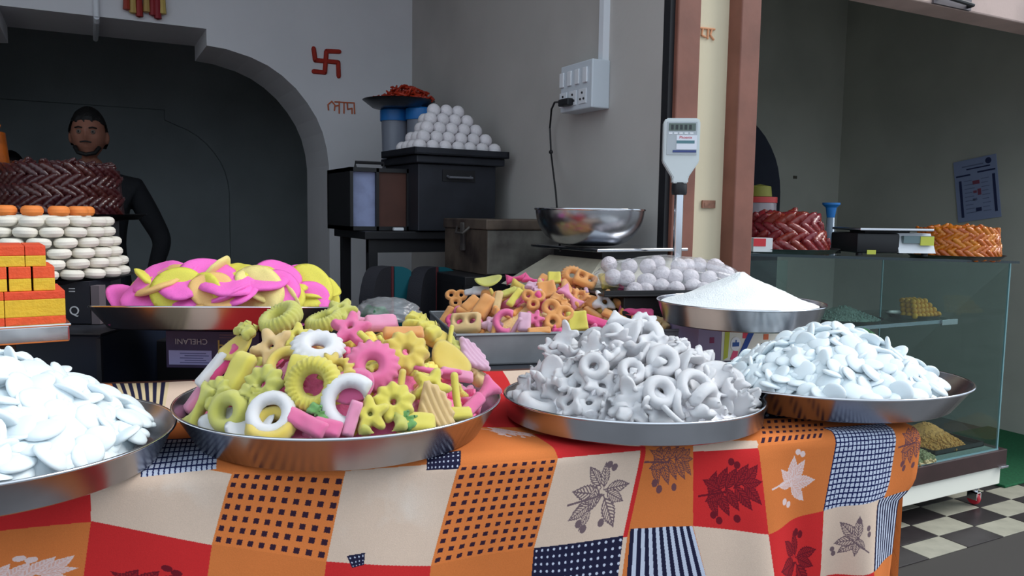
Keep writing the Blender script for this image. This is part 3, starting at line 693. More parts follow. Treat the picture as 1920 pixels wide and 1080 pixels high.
# ---- puffed 2D shapes --------------------------------------------------
def puff(name, f, m, size, T, w=.3, n=24, mod=None, bend=0, noise=.0, seed=0, asym=.0):
    g = np.linspace(-1.08, 1.08, n+1); X, Y = np.meshgrid(g, g, indexing='ij'); h = g[1]-g[0]
    Fv = f(X, Y); keep = (Fv[:-1, :-1] > -.55*h) & (Fv[1:, :-1] > -.55*h) & (Fv[:-1, 1:] > -.55*h) & (Fv[1:, 1:] > -.55*h)
    cnt = np.zeros_like(X, int)
    for di in (0, 1):
        for dj in (0, 1): cnt[di:n+di, dj:n+dj] += keep
    used = cnt > 0; bnd = used & (cnt < 4)
    e = 1e-3
    for _ in range(2):
        F0 = f(X, Y); gx = (f(X+e, Y)-F0)/e; gy = (f(X, Y+e)-F0)/e; gg = gx*gx+gy*gy+1e-6
        st = np.clip(F0/gg, -h, h); X = np.where(bnd, X-gx*st, X); Y = np.where(bnd, Y-gy*st, Y)
    F0 = np.clip(f(X, Y)/w, 0, 1); Z = T/size*np.sqrt(1-(1-F0)**2); Z[bnd] = 0
    if mod is not None: Z = Z*mod(X, Y)
    r_ = np.random.default_rng(seed); N = np.zeros_like(X)
    for q in range(6):
        kx, ky = r_.normal(0, 4, 2); N += np.sin(kx*X+ky*Y+r_.random()*6)/6
    mid = bend*(X**2-.3) + noise*N*1.2
    idx = -np.ones_like(cnt); ids = np.argwhere(used); idx[used] = np.arange(len(ids))
    top = np.stack([X[used], Y[used], (Z+mid)[used]], 1)*size
    isb = bnd[used]; bot_idx = np.arange(len(ids)); nb = len(ids); ex = []
    for i in range(len(ids)):
        if not isb[i]: bot_idx[i] = nb+len(ex); a, b = ids[i]; ex.append((X[a, b]*size, Y[a, b]*size, (-Z[a, b]*(1-asym)+mid[a, b])*size))
    vs = np.vstack([top, np.array(ex).reshape(-1, 3)]); fs = []
    for i, j in np.argwhere(keep):
        q = [idx[i, j], idx[i+1, j], idx[i+1, j+1], idx[i, j+1]]; fs.append(q)
        fs.append([bot_idx[v] for v in q][::-1])
    me = bpy.data.meshes.new(name); me.from_pydata(vs.tolist(), [], [list(map(int, q)) for q in fs]); me.validate()
    if m: me.materials.append(m)
    me.polygons.foreach_set('use_smooth', [True]*len(me.polygons)); me.update(); return me
hyp = np.hypot
def f_ring(ro, ri, k=0, amp=0, ph=0):
    def f(x, y):
        r = hyp(x, y); th = np.arctan2(y, x); a = ro*(1+amp*np.cos(k*th+ph)); return np.minimum(a-r, r-ri) if ri > 0 else a-r
    return f
def f_box(hx, hy, rr=.15): return lambda x, y: rr-np.hypot(np.maximum(np.abs(x)-hx+rr, 0), np.maximum(np.abs(y)-hy+rr, 0)) - np.maximum(0, 0) + np.minimum(0, 0)*x
def f_boxd(hx, hy, rr=.15):
    def f(x, y):
        ax, ay = np.abs(x)-hx+rr, np.abs(y)-hy+rr
        return rr-(np.hypot(np.maximum(ax, 0), np.maximum(ay, 0))+np.minimum(np.maximum(ax, ay), 0))
    return f
def f_rag(seed, hole=.2):
    r_ = np.random.default_rng(seed); co = [(k, r_.normal(0, .21/k**.5), r_.random()*6) for k in (2, 3, 5, 7, 9, 13)]
    def f(x, y):
        r = hyp(x, y); th = np.arctan2(y, x); a = .74+sum(c*np.cos(k*th+p) for k, c, p in co); d = np.minimum(a, .98)-r
        return np.minimum(d, hyp(x-.1, y)-hole) if hole > 0 else d
    return f
def f_holes(base, holes):
    def f(x, y):
        d = base(x, y)
        for hx, hy, hr in holes: d = np.minimum(d, hyp(x-hx, y-hy)-hr)
        return d
    return f
def f_clover(x, y):
    d = -9+0*x
    for a in (1.57, 1.57+2.094, 1.57-2.094): r = hyp(x-.46*math.cos(a), y-.46*math.sin(a)); d = np.maximum(d, np.minimum(.5-r, r-.14))
    return d
def f_bow(x, y): return np.minimum(.95-np.abs(x), .22+.5*x*x-np.abs(y))
def f_cres(x, y): r = hyp(x, y); return np.minimum(np.minimum(.95-r, r-.45), y+.35-.2*x)
def f_shell(x, y): r = hyp(x, y+.6); th = np.arctan2(x, y+.6); return np.minimum(1.5*(1+.03*np.cos(th*22))-r, (.95-np.abs(th))*r)
def ridges(k, a): return lambda x, y: 1+a*np.cos(k*np.arctan2(y, x))
SH = dict(
 gearring=(f_ring(.95, .36, 26, .025), dict(T=.36, w=.29, mod=ridges(26, .12), n=34)),
 gear=(f_ring(.92, .22, 18, .06), dict(T=.24, w=.30, mod=lambda x, y: 1+.25*np.cos(9*hyp(x, y)+2), n=32)),
 ring=(f_ring(.95, .40), dict(T=.30, w=.27, noise=.05)),
 donut=(f_ring(.95, .27), dict(T=.38, w=.34, noise=.05)),
 flower=(f_ring(.84, .13, 9, .09), dict(T=.26, w=.2, noise=.12, mod=lambda x, y: 1+.22*np.cos(9*np.arctan2(y, x))*hyp(x, y), n=28)),
 star=(f_ring(.72, .10, 5, .28), dict(T=.24, w=.22, noise=.14, n=26)),
 pillow=(f_boxd(.92, .58, .25), dict(T=.30, w=.32, noise=.05)),
 square=(f_boxd(.8, .8, .12), dict(T=.26, w=.2, noise=.10, mod=lambda x, y: .6+.6*hyp(x, y))),
 holeblock=(f_holes(f_boxd(.92, .66, .25), [(-.38, .12, .17), (.38, .12, .17)]), dict(T=.34, w=.24, noise=.05, n=30)),
 clover=(f_clover, dict(T=.20, w=.17, noise=.08, n=34)),
 stick=(f_boxd(.95, .17, .16), dict(T=.16, w=.17, bend=.12)),
 bar=(f_boxd(.95, .34, .12), dict(T=.24, w=.16, bend=.05, noise=.04)),
 bow=(f_bow, dict(T=.3, w=.3, noise=.08)),
 crescent=(f_cres, dict(T=.26, w=.25)),
 shell=(f_shell, dict(T=.22, w=.25, mod=lambda x, y: 1+.22*np.cos(y*26), bend=.15, n=34)),
 chip=(f_ring(.95, 0, 2, .10), dict(T=.10, w=.3, bend=.28, noise=.05, n=16)),
 lump=(f_rag(3, 0), dict(T=.42, w=.6, noise=.15)),
 rag1=(f_rag(11, .2), dict(T=.17, w=.2, bend=.4, noise=.3, n=28)),
 rag2=(f_rag(12, .18), dict(T=.19, w=.2, bend=-.3, noise=.3, n=28)),
 rag3=(f_rag(17, 0), dict(T=.13, w=.2, bend=.5, noise=.3, n=28)),
 rag4=(f_rag(23, .16), dict(T=.16, w=.2, bend=.35, noise=.3, n=28)),
 rag5=(f_rag(31, 0), dict(T=.12, w=.25, bend=.6, noise=.3, n=28)),
 rag6=(f_rag(37, .12), dict(T=.13, w=.25, bend=-.5, noise=.3, n=28)),
)
SPK = dict(gearring='ridged ring', gear='cog wheel', ring='smooth ring', donut='thick ring', flower='bubbly flower', star='star', pillow='pillow', square='square puff', holeblock='two holed block', clover='clover pretzel', stick='thin stick', bar='flat bar', bow='bow tie', crescent='curved crescent', shell='ribbed shell', chip='curled chip', lump='puffed lump', rag1='ragged ring', rag2='ragged wheel', rag3='ragged flake', rag4='ragged blossom', rag5='curled flake', rag6='wavy flake')
def fm(name, c, **k): return mat('fryum_'+name, c, rough=.5, noise=.07, nscale=60, bump=.6, bscale=150, sss=.2, sheen=.35, **k)
FC = dict(yellow=fm('yellow', (238, 224, 92)), lime=fm('lime', (214, 212, 100)), gold=fm('gold', (238, 210, 92)), pink=fm('pink', (248, 116, 172)), rose=fm('rose', (248, 158, 196)),
          hotpink=fm('hotpink', (244, 74, 148)), white=mat('fryum_white', (252, 251, 255), rough=.6, bump=.7, bscale=130, sss=.2), peach=fm('peach', (236, 200, 138)), orange=fm('orange', (244, 170, 92)), green=fm('green', (110, 176, 90)), lilac=fm('lilac', (236, 190, 216)))
CN = dict(lime='greenish yellow', gold='golden yellow', rose='light pink', hotpink='deep pink', lilac='pale lilac pink')
MESHES = {}
def piece_mesh(sh, col):
    k = (sh, col)
    if k not in MESHES:
        f, kw = SH[sh]; kw = dict(kw); T = kw.pop('T'); MESHES[k] = puff('fried_'+sh, f, FC[col], 1.0, T, seed=hash(sh) % 97 if False else sum(map(ord, sh)), **kw)
    return MESHES[k]

class Heap:
    """heap surface over a tray: centre c (rim plane), radii along e1 (to the right) and e2 (away)"""
    def __init__(s, c, Rx, Ry, H, p=2.0, q=2.0, e1=None, top=(0, 0)):
        s.c = c; s.Rx = Rx; s.Ry = Ry; s.H = H; s.p = p; s.q = q; s.e1 = e1 or r0; s.e2 = UP.cross(s.e1); s.top = top
    tz = 0
    def h(s, x, y): return s.h0(x, y) - s.tz*y
    def h0(s, x, y):
        X, Y = abs((x)/s.Rx), abs(y/s.Ry); rho = (X**s.q+Y**s.q)**(1/s.q)
        if s.top != (0, 0):   # shift of the summit, fading to the rim
            rho = min(1.2, max(0, rho)); 
            X2, Y2 = (x-s.top[0]*(1-min(1, rho)))/s.Rx, (y-s.top[1]*(1-min(1, rho)))/s.Ry; rho = (abs(X2)**s.q+abs(Y2)**s.q)**(1/s.q)
        return s.H*(1-rho**s.p) if rho < 1 else -.05*(rho-1)
    def ins(s, x, y): return (abs(x/s.Rx)**s.q+abs(y/s.Ry)**s.q) <= 1
    def world(s, x, y, off=0):
        p = s.c + s.e1*x + s.e2*y + UP*s.h(x, y); n = s.nrm(x, y); return p+n*off, n
    def nrm(s, x, y):
        e = .004; return (UP - s.e1*((s.h(x+e, y)-s.h(x-e, y))/(2*e)) - s.e2*((s.h(x, y+e)-s.h(x, y-e))/(2*e))).normalized()
    def hit(s, px, py):
        d = ray(px, py).normalized(); best = (9, None)
        D0 = (s.c-CAM).length
        for i in range(400):
            p = CAM + d*(D0-.45+i*.0024); l = p-s.c; x, y = l.dot(s.e1), l.dot(s.e2)
            if abs(x) > s.Rx*1.05 or abs(y) > s.Ry*1.05: continue
            g = l.z - s.h(x, y)
            if g <= 0: return p, s.nrm(x, y)
            if g < best[0]: best = (g, p)
        p = best[1]
        if p is None: p = CAM+d*D0
        l = p-s.c; return p, s.nrm(l.dot(s.e1), l.dot(s.e2))
    def core(s, name, m, label, drop=.012, kind='stuff', n=40, rag=.004):
        vs = [tuple(s.c+UP*(s.h(0, 0)-drop))]; fs = []; K = 14
        for k in range(1, K+1):
            for i in range(n):
                a = 2*math.pi*i/n; r = k/K*.985; x = s.Rx*r*abs(math.cos(a))**(2/s.q)*math.copysign(1, math.cos(a)); y = s.Ry*r*abs(math.sin(a))**(2/s.q)*math.copysign(1, math.sin(a))
                vs.append(tuple(s.c+s.e1*x+s.e2*y+UP*(max(s.h(x, y)-drop, -.012)+random.uniform(-rag, rag))))
        for i in range(n): fs.append((0, 1+i, 1+(i+1) % n))
        for k in range(K-1):
            for i in range(n): j = (i+1) % n; fs.append((1+k*n+i, 1+(k+1)*n+i, 1+(k+1)*n+j, 1+k*n+j))
        mb = MB(); mb.add(vs, fs); return mb
def orient(p, nz, spin, size):
    nz = nz.normalized(); ex = cr - nz*cr.dot(nz)
    if ex.length < .2: ex = cu - nz*cu.dot(nz)
    ex.normalize(); ey = nz.cross(ex); M = frame(p, ex, ey, nz) @ RZ(spin); return M @ Matrix.Scale(size, 4)
def camn(v): return cr*v[0]+cu*v[1]-cf*v[2]
def scatter(hp, spacing, tries, face=-.3, rim=.97):
    pts = []
    for _ in range(tries):
        a = random.random()*6.2832; r = math.sqrt(random.random())*rim
        x = hp.Rx*r*math.cos(a)*(1 if hp.q <= 2.2 else 1.25); y = hp.Ry*r*math.sin(a)*(1 if hp.q <= 2.2 else 1.25)
        if not hp.ins(x/rim, y/rim): continue
        p, n = hp.world(x, y)
        if n.dot((CAM-p).normalized()) < face: continue
        if all((p-q[0]).length > spacing for q in pts): pts.append((p, n))
    return pts
def place_words(p, hp):
    l = p-hp.c; x = l.dot(hp.e1)/hp.Rx; hgt = l.z/hp.H
    a = ['left edge', 'far left', 'left', 'left of middle', 'middle', 'right of middle', 'right', 'far right', 'right edge'][max(0, min(8, int((x+.9)/.2)))]
    b = ['foot', 'low', 'lower half', 'upper half', 'high', 'top'][max(0, min(5, int(hgt*6)))]
    return f'{b}, {a}'

# ---- white sugar discs (two trays) --------------------------------------
SUG = mat('sugar_white', (226, 236, 241), rough=.45, sss=.25, bump=.25, bscale=120, vary=.03)
def disc_mesh(seed, T=.34, wob=.05):
    r_ = random.Random(seed); mb = MB(); b = bmesh.new(); bmesh.ops.create_uvsphere(b, u_segments=20, v_segments=10, radius=1)
    p1, p2 = r_.random()*6, r_.random()*6
    for v in b.verts:
        th = math.atan2(v.co.y, v.co.x); k = 1+wob*math.cos(2*th+p1)+wob*.6*math.cos(3*th+p2)
        z = v.co.z; v.co.x *= k; v.co.y *= k; v.co.z = math.copysign(abs(z)**.8*T*(1 if z > 0 else .55), z)
    return mb.bm(b).mesh('sugar_disc', SUG, 180)
DM = [disc_mesh(i, .27+.05*(i % 3)) for i in range(6)]
def disc_heap(hp, R, n_obj_space, name, grp, lab, tries=2600, tiltj=.75):
    pts = scatter(hp, n_obj_space, tries, -.25, .97); k = 0
    for p, n in pts:
        j = Vector([random.gauss(0, tiltj) for _ in range(3)]); nn = (n*1.0+j*.62).normalized()
        if nn.dot(n) < .15: nn = (nn+n).normalized()
        sz = R*random.uniform(.82, 1.15); M = orient(p+n*random.uniform(-.004, .004), nn, random.random()*6, sz)
        o = ob('sugar_disc', random.choice(DM), M=M); tag(o, f'white sugar disc {lab}, {place_words(p, hp)}', 'sweet', grp); k += 1
    # packed lower layer, one mesh
    mb = hp.core('core', None, '', drop=R*1.0)
    low = scatter(Heap(hp.c-UP*R*.45, hp.Rx*.99, hp.Ry*.99, hp.H, hp.p, hp.q, hp.e1, hp.top), n_obj_space*.75, tries, -.9, .97)
    for p, n in low:
        j = Vector([random.gauss(0, tiltj) for _ in range(3)]); nn = (n+j*.6).normalized(); M = orient(p, nn, random.random()*6, R)
        me = random.choice(DM); mb.add([v.co.copy() for v in me.vertices], [list(q.vertices) for q in me.polygons], 0, M)
    o = ob(name, mb.mesh(name, SUG, 60)); tag(o, f'sugar discs packed beneath the outer layer {lab}', 'sweets', kind='stuff'); return k
HA = Heap(Vector((-.124, 1.224, .949)), .190, .190, .110, 1.35, 2)
HD = Heap(Vector((1.208, 1.012, .955)), .186, .186, .094, 1.5, 2)
na = disc_heap(HA, .0235, .0225, 'packed_discs', 'sugar discs on the left tray', 'on the left edge tray')
nd = disc_heap(HD, .0185, .0192, 'packed_discs', 'sugar discs on the right tray', 'on the right corner tray', 3200)
print('discs', na, nd)

# ---- mixed yellow heap ---------------------------------------------------
HB = Heap(Vector((.349, 1.223, .955)), .225, .205, .113, 2.3, 2)
def inward(hp, p, size):
    l = p-hp.c; x, y = l.dot(hp.e1), l.dot(hp.e2); rho = (abs(x/hp.Rx)**hp.q+abs(y/hp.Ry)**hp.q)**(1/hp.q); lim = 1.04-size*.45/min(hp.Rx, hp.Ry)
    if rho > lim: k = 1-lim/rho; p = p-hp.e1*x*k-hp.e2*y*k
    return p
def put(hp, px, py, sh, col, size, nrm=(0, .3, 1), spin=0, off=.006, grp='', where=''):
    p, n = hp.hit(px, py); p = inward(hp, p, size); nn = camn(nrm).normalized(); nn = (nn*.8+n*.2).normalized()
    o = ob('fried_'+{'gearring': 'ring', 'donut': 'ring', 'rag1': 'flake', 'rag2': 'flake', 'rag3': 'flake', 'rag4': 'flake', 'rag5': 'flake', 'rag6': 'flake'}.get(sh, sh), piece_mesh(sh, col), M=orient(p+n*off, nn, spin, size))
    tag(o, f'{CN.get(col, col)} {SPK[sh]} {where}, {place_words(p, hp)}', 'snack', grp); return p
LB = [(530, 606, 'gearring', 'lime', .038, (-.35, .75, .55), 0), (610, 612, 'gearring', 'lime', .034, (-.3, .85, .35), .4), (657, 626, 'star', 'pink', .036, (0, .5, .8), .3), (713, 615, 'pillow', 'rose', .030, (.2, .6, .7), .3),
 (788, 622, 'lump', 'yellow', .034, (.2, .6, .8), .3), (598, 660, 'gear', 'white', .042, (.25, .8, .55), 0), (515, 660, 'star', 'peach', .038, (-.1, .3, .9), .8), (695, 652, 'stick', 'yellow', .030, (0, .4, .9), -.7),
 (757, 669, 'flower', 'gold', .040, (.2, .35, .9), 0), (696, 694, 'gear', 'pink', .042, (.12, .25, .95), 0), (590, 728, 'gearring', 'yellow', .042, (-.12, .12, .98), 0), (453, 708, 'pillow', 'yellow', .036, (-.4, .3, .85), 1.15),
 (500, 728, 'flower', 'lime', .034, (-.2, .35, .9), 0), (436, 778, 'donut', 'lime', .033, (-.3, .2, .9), 0), (383, 770, 'bow', 'lime', .036, (-.4, .3, .8), 1.0), (512, 782, 'ring', 'white', .036, (0, .45, .9), 0),
 (510, 806, 'ring', 'gold', .037, (0, .85, .5), 0), (656, 760, 'crescent', 'white', .043, (.1, .2, .95), .9), (575, 797, 'bar', 'pink', .036, (-.2, .5, .8), -.5), (614, 806, 'pillow', 'pink', .022, (.1, .5, .8), -.2), (660, 790, 'bar', 'rose', .026, (.4, .1, .9), 1.3),
 (693, 782, 'star', 'yellow', .030, (.1, .3, .9), .5), (735, 760, 'flower', 'yellow', .034, (.1, .4, .9), .3), (802, 776, 'shell', 'peach', .036, (.2, .3, .9), -1.1), (718, 806, 'crescent', 'lime', .036, (0, .8, .6), .0),
 (793, 700, 'stick', 'pink', .028, (.1, .5, .8), -.2), (826, 704, 'stick', 'pink', .030, (.2, .5, .8), .1), (803, 732, 'star', 'yellow', .034, (.2, .3, .9), 0), (850, 748, 'stick', 'yellow', .038, (.4, .3, .8), 1.75), (900, 748, 'bow', 'pink', .036, (.4, .4, .8), .9),
 (880, 770, 'bar', 'pink', .030, (.4, .4, .8), .9), (876, 678, 'shell', 'lilac', .032, (.5, .4, .7), -.6), (840, 682, 'chip', 'gold', .034, (.3, .5, .8), -.7), (884, 708, 'lump', 'peach', .026, (.4, .5, .7), 0), (600, 780, 'lump', 'green', .018, (0, .2, 1), 0), (757, 790, 'lump', 'green', .020, (0, .3, 1), 0),
 (357, 752, 'bar', 'rose', .032, (-.5, .4, .7), 1.0), (428, 688, 'bar', 'hotpink', .036, (-.4, .5, .7), .75), (405, 700, 'bar', 'white', .034, (-.5, .5, .6), .8), (467, 628, 'lump', 'lime', .024, (-.3, .6, .7), 0), (452, 655, 'chip', 'gold', .030, (-.3, .5, .8), .5),
 (559, 702, 'pillow', 'yellow', .026, (-.1, .3, .9), 1.4), (753, 634, 'bar', 'orange', .034, (.1, .6, .7), .2), (800, 636, 'pillow', 'gold', .034, (.3, .6, .7), -.3), (839, 640, 'stick', 'yellow', .024, (.3, .3, .9), 1.5), (780, 610, 'lump', 'yellow', .022, (.1, .5, .8), 0),
 (640, 590, 'star', 'lime', .030, (0, .7, .6), 0), (660, 610, 'star', 'rose', .026, (0, .6, .7), 0), (748, 735, 'stick', 'gold', .030, (.2, .2, .9), 1.5), (540, 690, 'crescent', 'gold', .032, (-.1, .6, .8), .2), (480, 750, 'lump', 'lime', .026, (-.2, .4, .9), 0),
 (415, 745, 'flower', 'lime', .03, (-.4, .4, .8), 0), (850, 710, 'bar', 'rose', .028, (.3, .6, .7), .1), (925, 745, 'star', 'rose', .028, (.6, .4, .7), 0), (630, 700, 'rag1', 'gold', .032, (0, .3, .9), 0), (560, 640, 'star', 'yellow', .028, (0, .5, .8), .4),
 (400, 800, 'chip', 'white', .03, (-.3, .7, .6), 0), (470, 806, 'chip', 'white', .032, (-.1, .8, .5), .2), (780, 800, 'pillow', 'yellow', .03, (.2, .7, .6), .1), (850, 785, 'bar', 'yellow', .032, (.3, .6, .6), .3), (660, 730, 'chip', 'pink', .03, (0, .3, .9), .3), (835, 660, 'flower', 'lime', .028, (.3, .5, .7), 0)]
for (px, py, sh, col, size, nr, sp_) in LB: put(HB, px, py, sh, col, size, nr, sp_, .008, 'mixed fried shapes on the round tray', 'of the front heap')
def fill(hp, spacing, tries, shapes, cols, size, drop, name_grp, where, face=-.4, jit=.7, stuffname='fried_jumble', obj=True):
    pts = scatter(hp, spacing, tries, face, .97); jum = {}
    for p, n in pts:
        sh = random.choice(shapes); col = random.choice(cols); nn = (n+Vector([random.gauss(0, jit) for _ in range(3)])*.8).normalized(); sz = size*random.uniform(.8, 1.15)
        M = orient(p-n*drop, nn, random.random()*6, sz)
        if obj:
            o = ob('fried_'+{'gearring': 'ring', 'donut': 'ring', 'rag1': 'flake', 'rag2': 'flake', 'rag3': 'flake', 'rag4': 'flake', 'rag5': 'flake', 'rag6': 'flake'}.get(sh, sh), piece_mesh(sh, col), M=M)
            tag(o, f'{CN.get(col, col)} {SPK[sh]} {where}, {place_words(p, hp)}', 'snack', name_grp)
        else: jum.setdefault(col, []).append((sh, M))
    if not obj:
        cols_ = list(jum); mb = MB()
        for ci, c_ in enumerate(cols_):
            for sh, M in jum[c_]: me = piece_mesh(sh, c_); mb.add([v.co.copy() for v in me.vertices], [list(q.vertices) for q in me.polygons], ci, M)
        c2 = hp.core('c', None, '', drop=.03); mb.add(c2.v, c2.f, 0)
        o = ob(stuffname, mb.mesh(stuffname, [FC[c_] for c_ in cols_], 60)); tag(o, f'fried pieces packed under the outer ones {where}', 'snacks', kind='stuff')
fill(HB, .034, 700, ['flower', 'star', 'pillow', 'lump', 'bar', 'rag1'], ['yellow', 'lime', 'gold', 'yellow', 'pink', 'peach', 'rose'], .027, .022, '', 'of the front heap', obj=False)
# ---- white crackers heap --------------------------------------------------
HC = Heap(Vector((.817, 1.092, .940)), .198, .180, .106, 2.2, 2)
LC = [(1241, 684, 'donut', .029, (.05, .15, 1)), (1234, 741, 'donut', .029, (.2, .3, .9)), (1116, 694, 'donut', .026, (-.1, .3, .9)), (1184, 702, 'donut', .024, (.2, .4, .9)), (1176, 614, 'bow', .034, (0, .6, .7)), (1060, 640, 'rag3', .03, (-.3, .4, .8)),
 (1300, 735, 'crescent', .036, (.4, .4, .8)), (1180, 755, 'rag3', .036, (0, .3, .95)), (1040, 700, 'chip', .024, (-.2, .2, .95)), (1255, 780, 'stick', .03, (.1, .5, .8)), (1210, 610, 'rag4', .03, (.2, .6, .7)), (1410, 760, 'rag3', .026, (.5, .2, .8)), (1040, 660, 'rag2', .028, (-.2, .4, .8)), (985, 740, 'rag3', .028, (-.4, .4, .8))]
for px, py, sh, size, nr in LC: put(HC, px, py, sh, 'white', size, nr, random.random()*3, .008, 'white crackers on the straight sided tray', 'of the white heap')
fill(HC, .029, 1500, ['rag1', 'rag2', 'rag3', 'rag4', 'rag5', 'rag6', 'chip', 'rag1', 'crescent', 'donut', 'rag3'], ['white'], .034, .006, 'white crackers on the straight sided tray', 'of the white heap', jit=1.0)
fill(HC, .032, 800, ['rag1', 'rag2', 'rag3'], ['white'], .032, .028, '', 'of the white heap', obj=False)
# ---- rectangular tray, rear centre ----------------------------------------
PR = Vector((.752, 1.690, 0)); EW = TS; ED = TT_; rw, rd, rh = .625, .44, .072; zr = .965
rtray = thing('steel_tray', 'rectangular grey steel tray of orange and pink fried shapes behind the round ones', 'tray', Vector((PR.x, PR.y, zr-rh)), TANG)
mb = MB().box((0, 0, 0), (rw, rd, .003)); 
for lo, hi in [((0, 0, 0), (rw, .003, rh)), ((0, rd-.003, 0), (rw, rd, rh)), ((0, 0, 0), (.003, rd, rh)), ((rw-.003, 0, 0), (rw, rd, rh))]: mb.box(lo, hi)
build('pan', mb, GALV, rtray)
build('rolled_rim', MB().tube([(0, 0, rh), (rw, 0, rh), (rw, rd, rh), (0, rd, rh), (0, 0, rh)], .004, 8), GALV, rtray)
HM = Heap(Vector((PR.x, PR.y, zr-.004)) + EW*(rw/2) + ED*(rd/2), rw/2*.97, rd/2*.97, .118, 1.7, 3.2, e1=EW)
LM = [(828, 562, 'clover', 'orange', .036, (0, .3, .9), 3.1), (876, 611, 'holeblock', 'peach', .042, (-.1, .3, .95), 0), (918, 531, 'chip', 'lime', .036, (0, .8, .5), .2), (903, 550, 'pillow', 'white', .026, (0, .5, .8), 0), (884, 552, 'pillow', 'white', .018, (0, .5, .8), .2), (970, 528, 'bow', 'hotpink', .03, (0, .4, .9), .1), (1000, 532, 'bow', 'hotpink', .028, (0, .4, .9), -.4),
 (1039, 526, 'square', 'yellow', .022, (0, .3, 1), 0), (1072, 522, 'gear', 'orange', .034, (0, .3, .9), 0), (1096, 530, 'holeblock', 'orange', .034, (.1, .3, .9), -.4), (1139, 532, 'square', 'gold', .030, (.1, .4, .9), .2), (1169, 546, 'star', 'hotpink', .034, (.1, .3, .9), 0), (1165, 575, 'stick', 'hotpink', .036, (.1, .3, .9), 1.3), (1225, 582, 'lump', 'hotpink', .042, (.2, .4, .9), .5),
 (1130, 570, 'rag2', 'white', .036, (.1, .3, .95), 0), (1068, 562, 'bow', 'rose', .036, (0, .3, .95), -.9), (1042, 594, 'clover', 'orange', .048, (0, .3, .95), .6), (1081, 606, 'square', 'yellow', .032, (0, .2, 1), .1), (983, 608, 'pillow', 'lilac', .028, (0, .3, .9), 1.5), (950, 608, 'crescent', 'pink', .036, (0, .2, .9), 1.2), (1003, 602, 'star', 'pink', .026, (0, .2, .9), 0),
 (909, 580, 'pillow', 'orange', .038, (-.1, .3, .9), 1.0), (930, 608, 'stick', 'orange', .038, (0, .2, .9), 1.4), (952, 555, 'bar', 'lime', .030, (0, .4, .9), .4), (966, 563, 'bar', 'yellow', .030, (0, .4, .9), 1.0), (1267, 588, 'square', 'yellow', .026, (.3, .2, .9), 1.2), (1238, 610, 'lump', 'peach', .024, (.1, .6, .8), 0), (1262, 610, 'rag3', 'white', .024, (.2, .4, .8), 0), (1193, 590, 'bar', 'hotpink', .044, (.1, .6, .8), -.1),
 (1118, 608, 'bar', 'hotpink', .036, (.1, .4, .9), -.3), (808, 590, 'pillow', 'lime', .026, (-.3, .5, .8), 0), (840, 596, 'bar', 'orange', .03, (-.3, .4, .8), 1), (1050, 570, 'lump', 'orange', .03, (0, .3, 1), 0), (1000, 565, 'clover', 'orange', .034, (0, .3, 1), 1), (1025, 548, 'square', 'orange', .03, (0, .3, 1), .2), (1085, 560, 'rag1', 'orange', .03, (0, .3, 1), 0), (1010, 625, 'bar', 'orange', .03, (0, .6, .8), .1), (1150, 598, 'bar', 'orange', .034, (0, .6, .8), -.5), (885, 575, 'pillow', 'orange', .03, (0, .4, .9), .8), (1195, 560, 'crescent', 'orange', .03, (.2, .5, .8), -.4), (1290, 615, 'chip', 'peach', .026, (.2, .7, .6), 0), (1002, 546, 'lump', 'lilac', .026, (0, .4, .9), 0), (935, 570, 'bar', 'peach', .03, (0, .4, .9), 1.4)]
for (px, py, sh, col, size, nr, sp_) in LM: put(HM, px, py, sh, col, size, nr, sp_, .008, 'mixed fried shapes on the rectangular tray', 'of the rectangular tray')
fill(HM, .040, 1300, ['clover', 'square', 'bar', 'lump', 'bow', 'star', 'pillow', 'stick'], ['orange', 'orange', 'orange', 'peach', 'hotpink', 'pink', 'gold', 'lilac'], .034, .012, 'mixed fried shapes on the rectangular tray', 'of the rectangular tray', face=.0)
fill(HM, .045, 700, ['bar', 'lump', 'square'], ['orange', 'peach', 'pink'], .032, .035, '', 'of the rectangular tray', obj=False)

# ---- big puffed discs, rear left -------------------------------------------
ew = r0.copy(); ed = UP.cross(ew); hz = .046; PC_ = PD(424, 576, 1.80); RP = .274
ptray = tray('steel_tray', 'wide steel tray of big pink and yellow puffed discs, rear left', PC_, RP, hz, .036, tilt=(-.118*f0.x+.010*r0.x, -.118*f0.y+.010*r0.y))
HP = Heap(PC_-UP*.006, .254, .236, .090, 3.0, 2.1, e1=ew); HP.tz = .118
puffm = {}
def pm(col, seed):
    if (col, seed) not in puffm:
        c = dict(pink=(244, 110, 200), yellow=(222, 214, 84), peach=(236, 190, 120), pale=(236, 218, 140))[col]
        puffm[(col, seed)] = puff('puffed_disc', f_ring(.96, 0, 3, .03, seed), mat('puff_'+col, c, rough=.55, bump=.4, bscale=140, noise=.1, nscale=30, sss=.1), 1.0, .13, w=.45, n=22, bend=.12*((seed % 3)-.5), noise=.05, seed=seed)
    return puffm[(col, seed)]
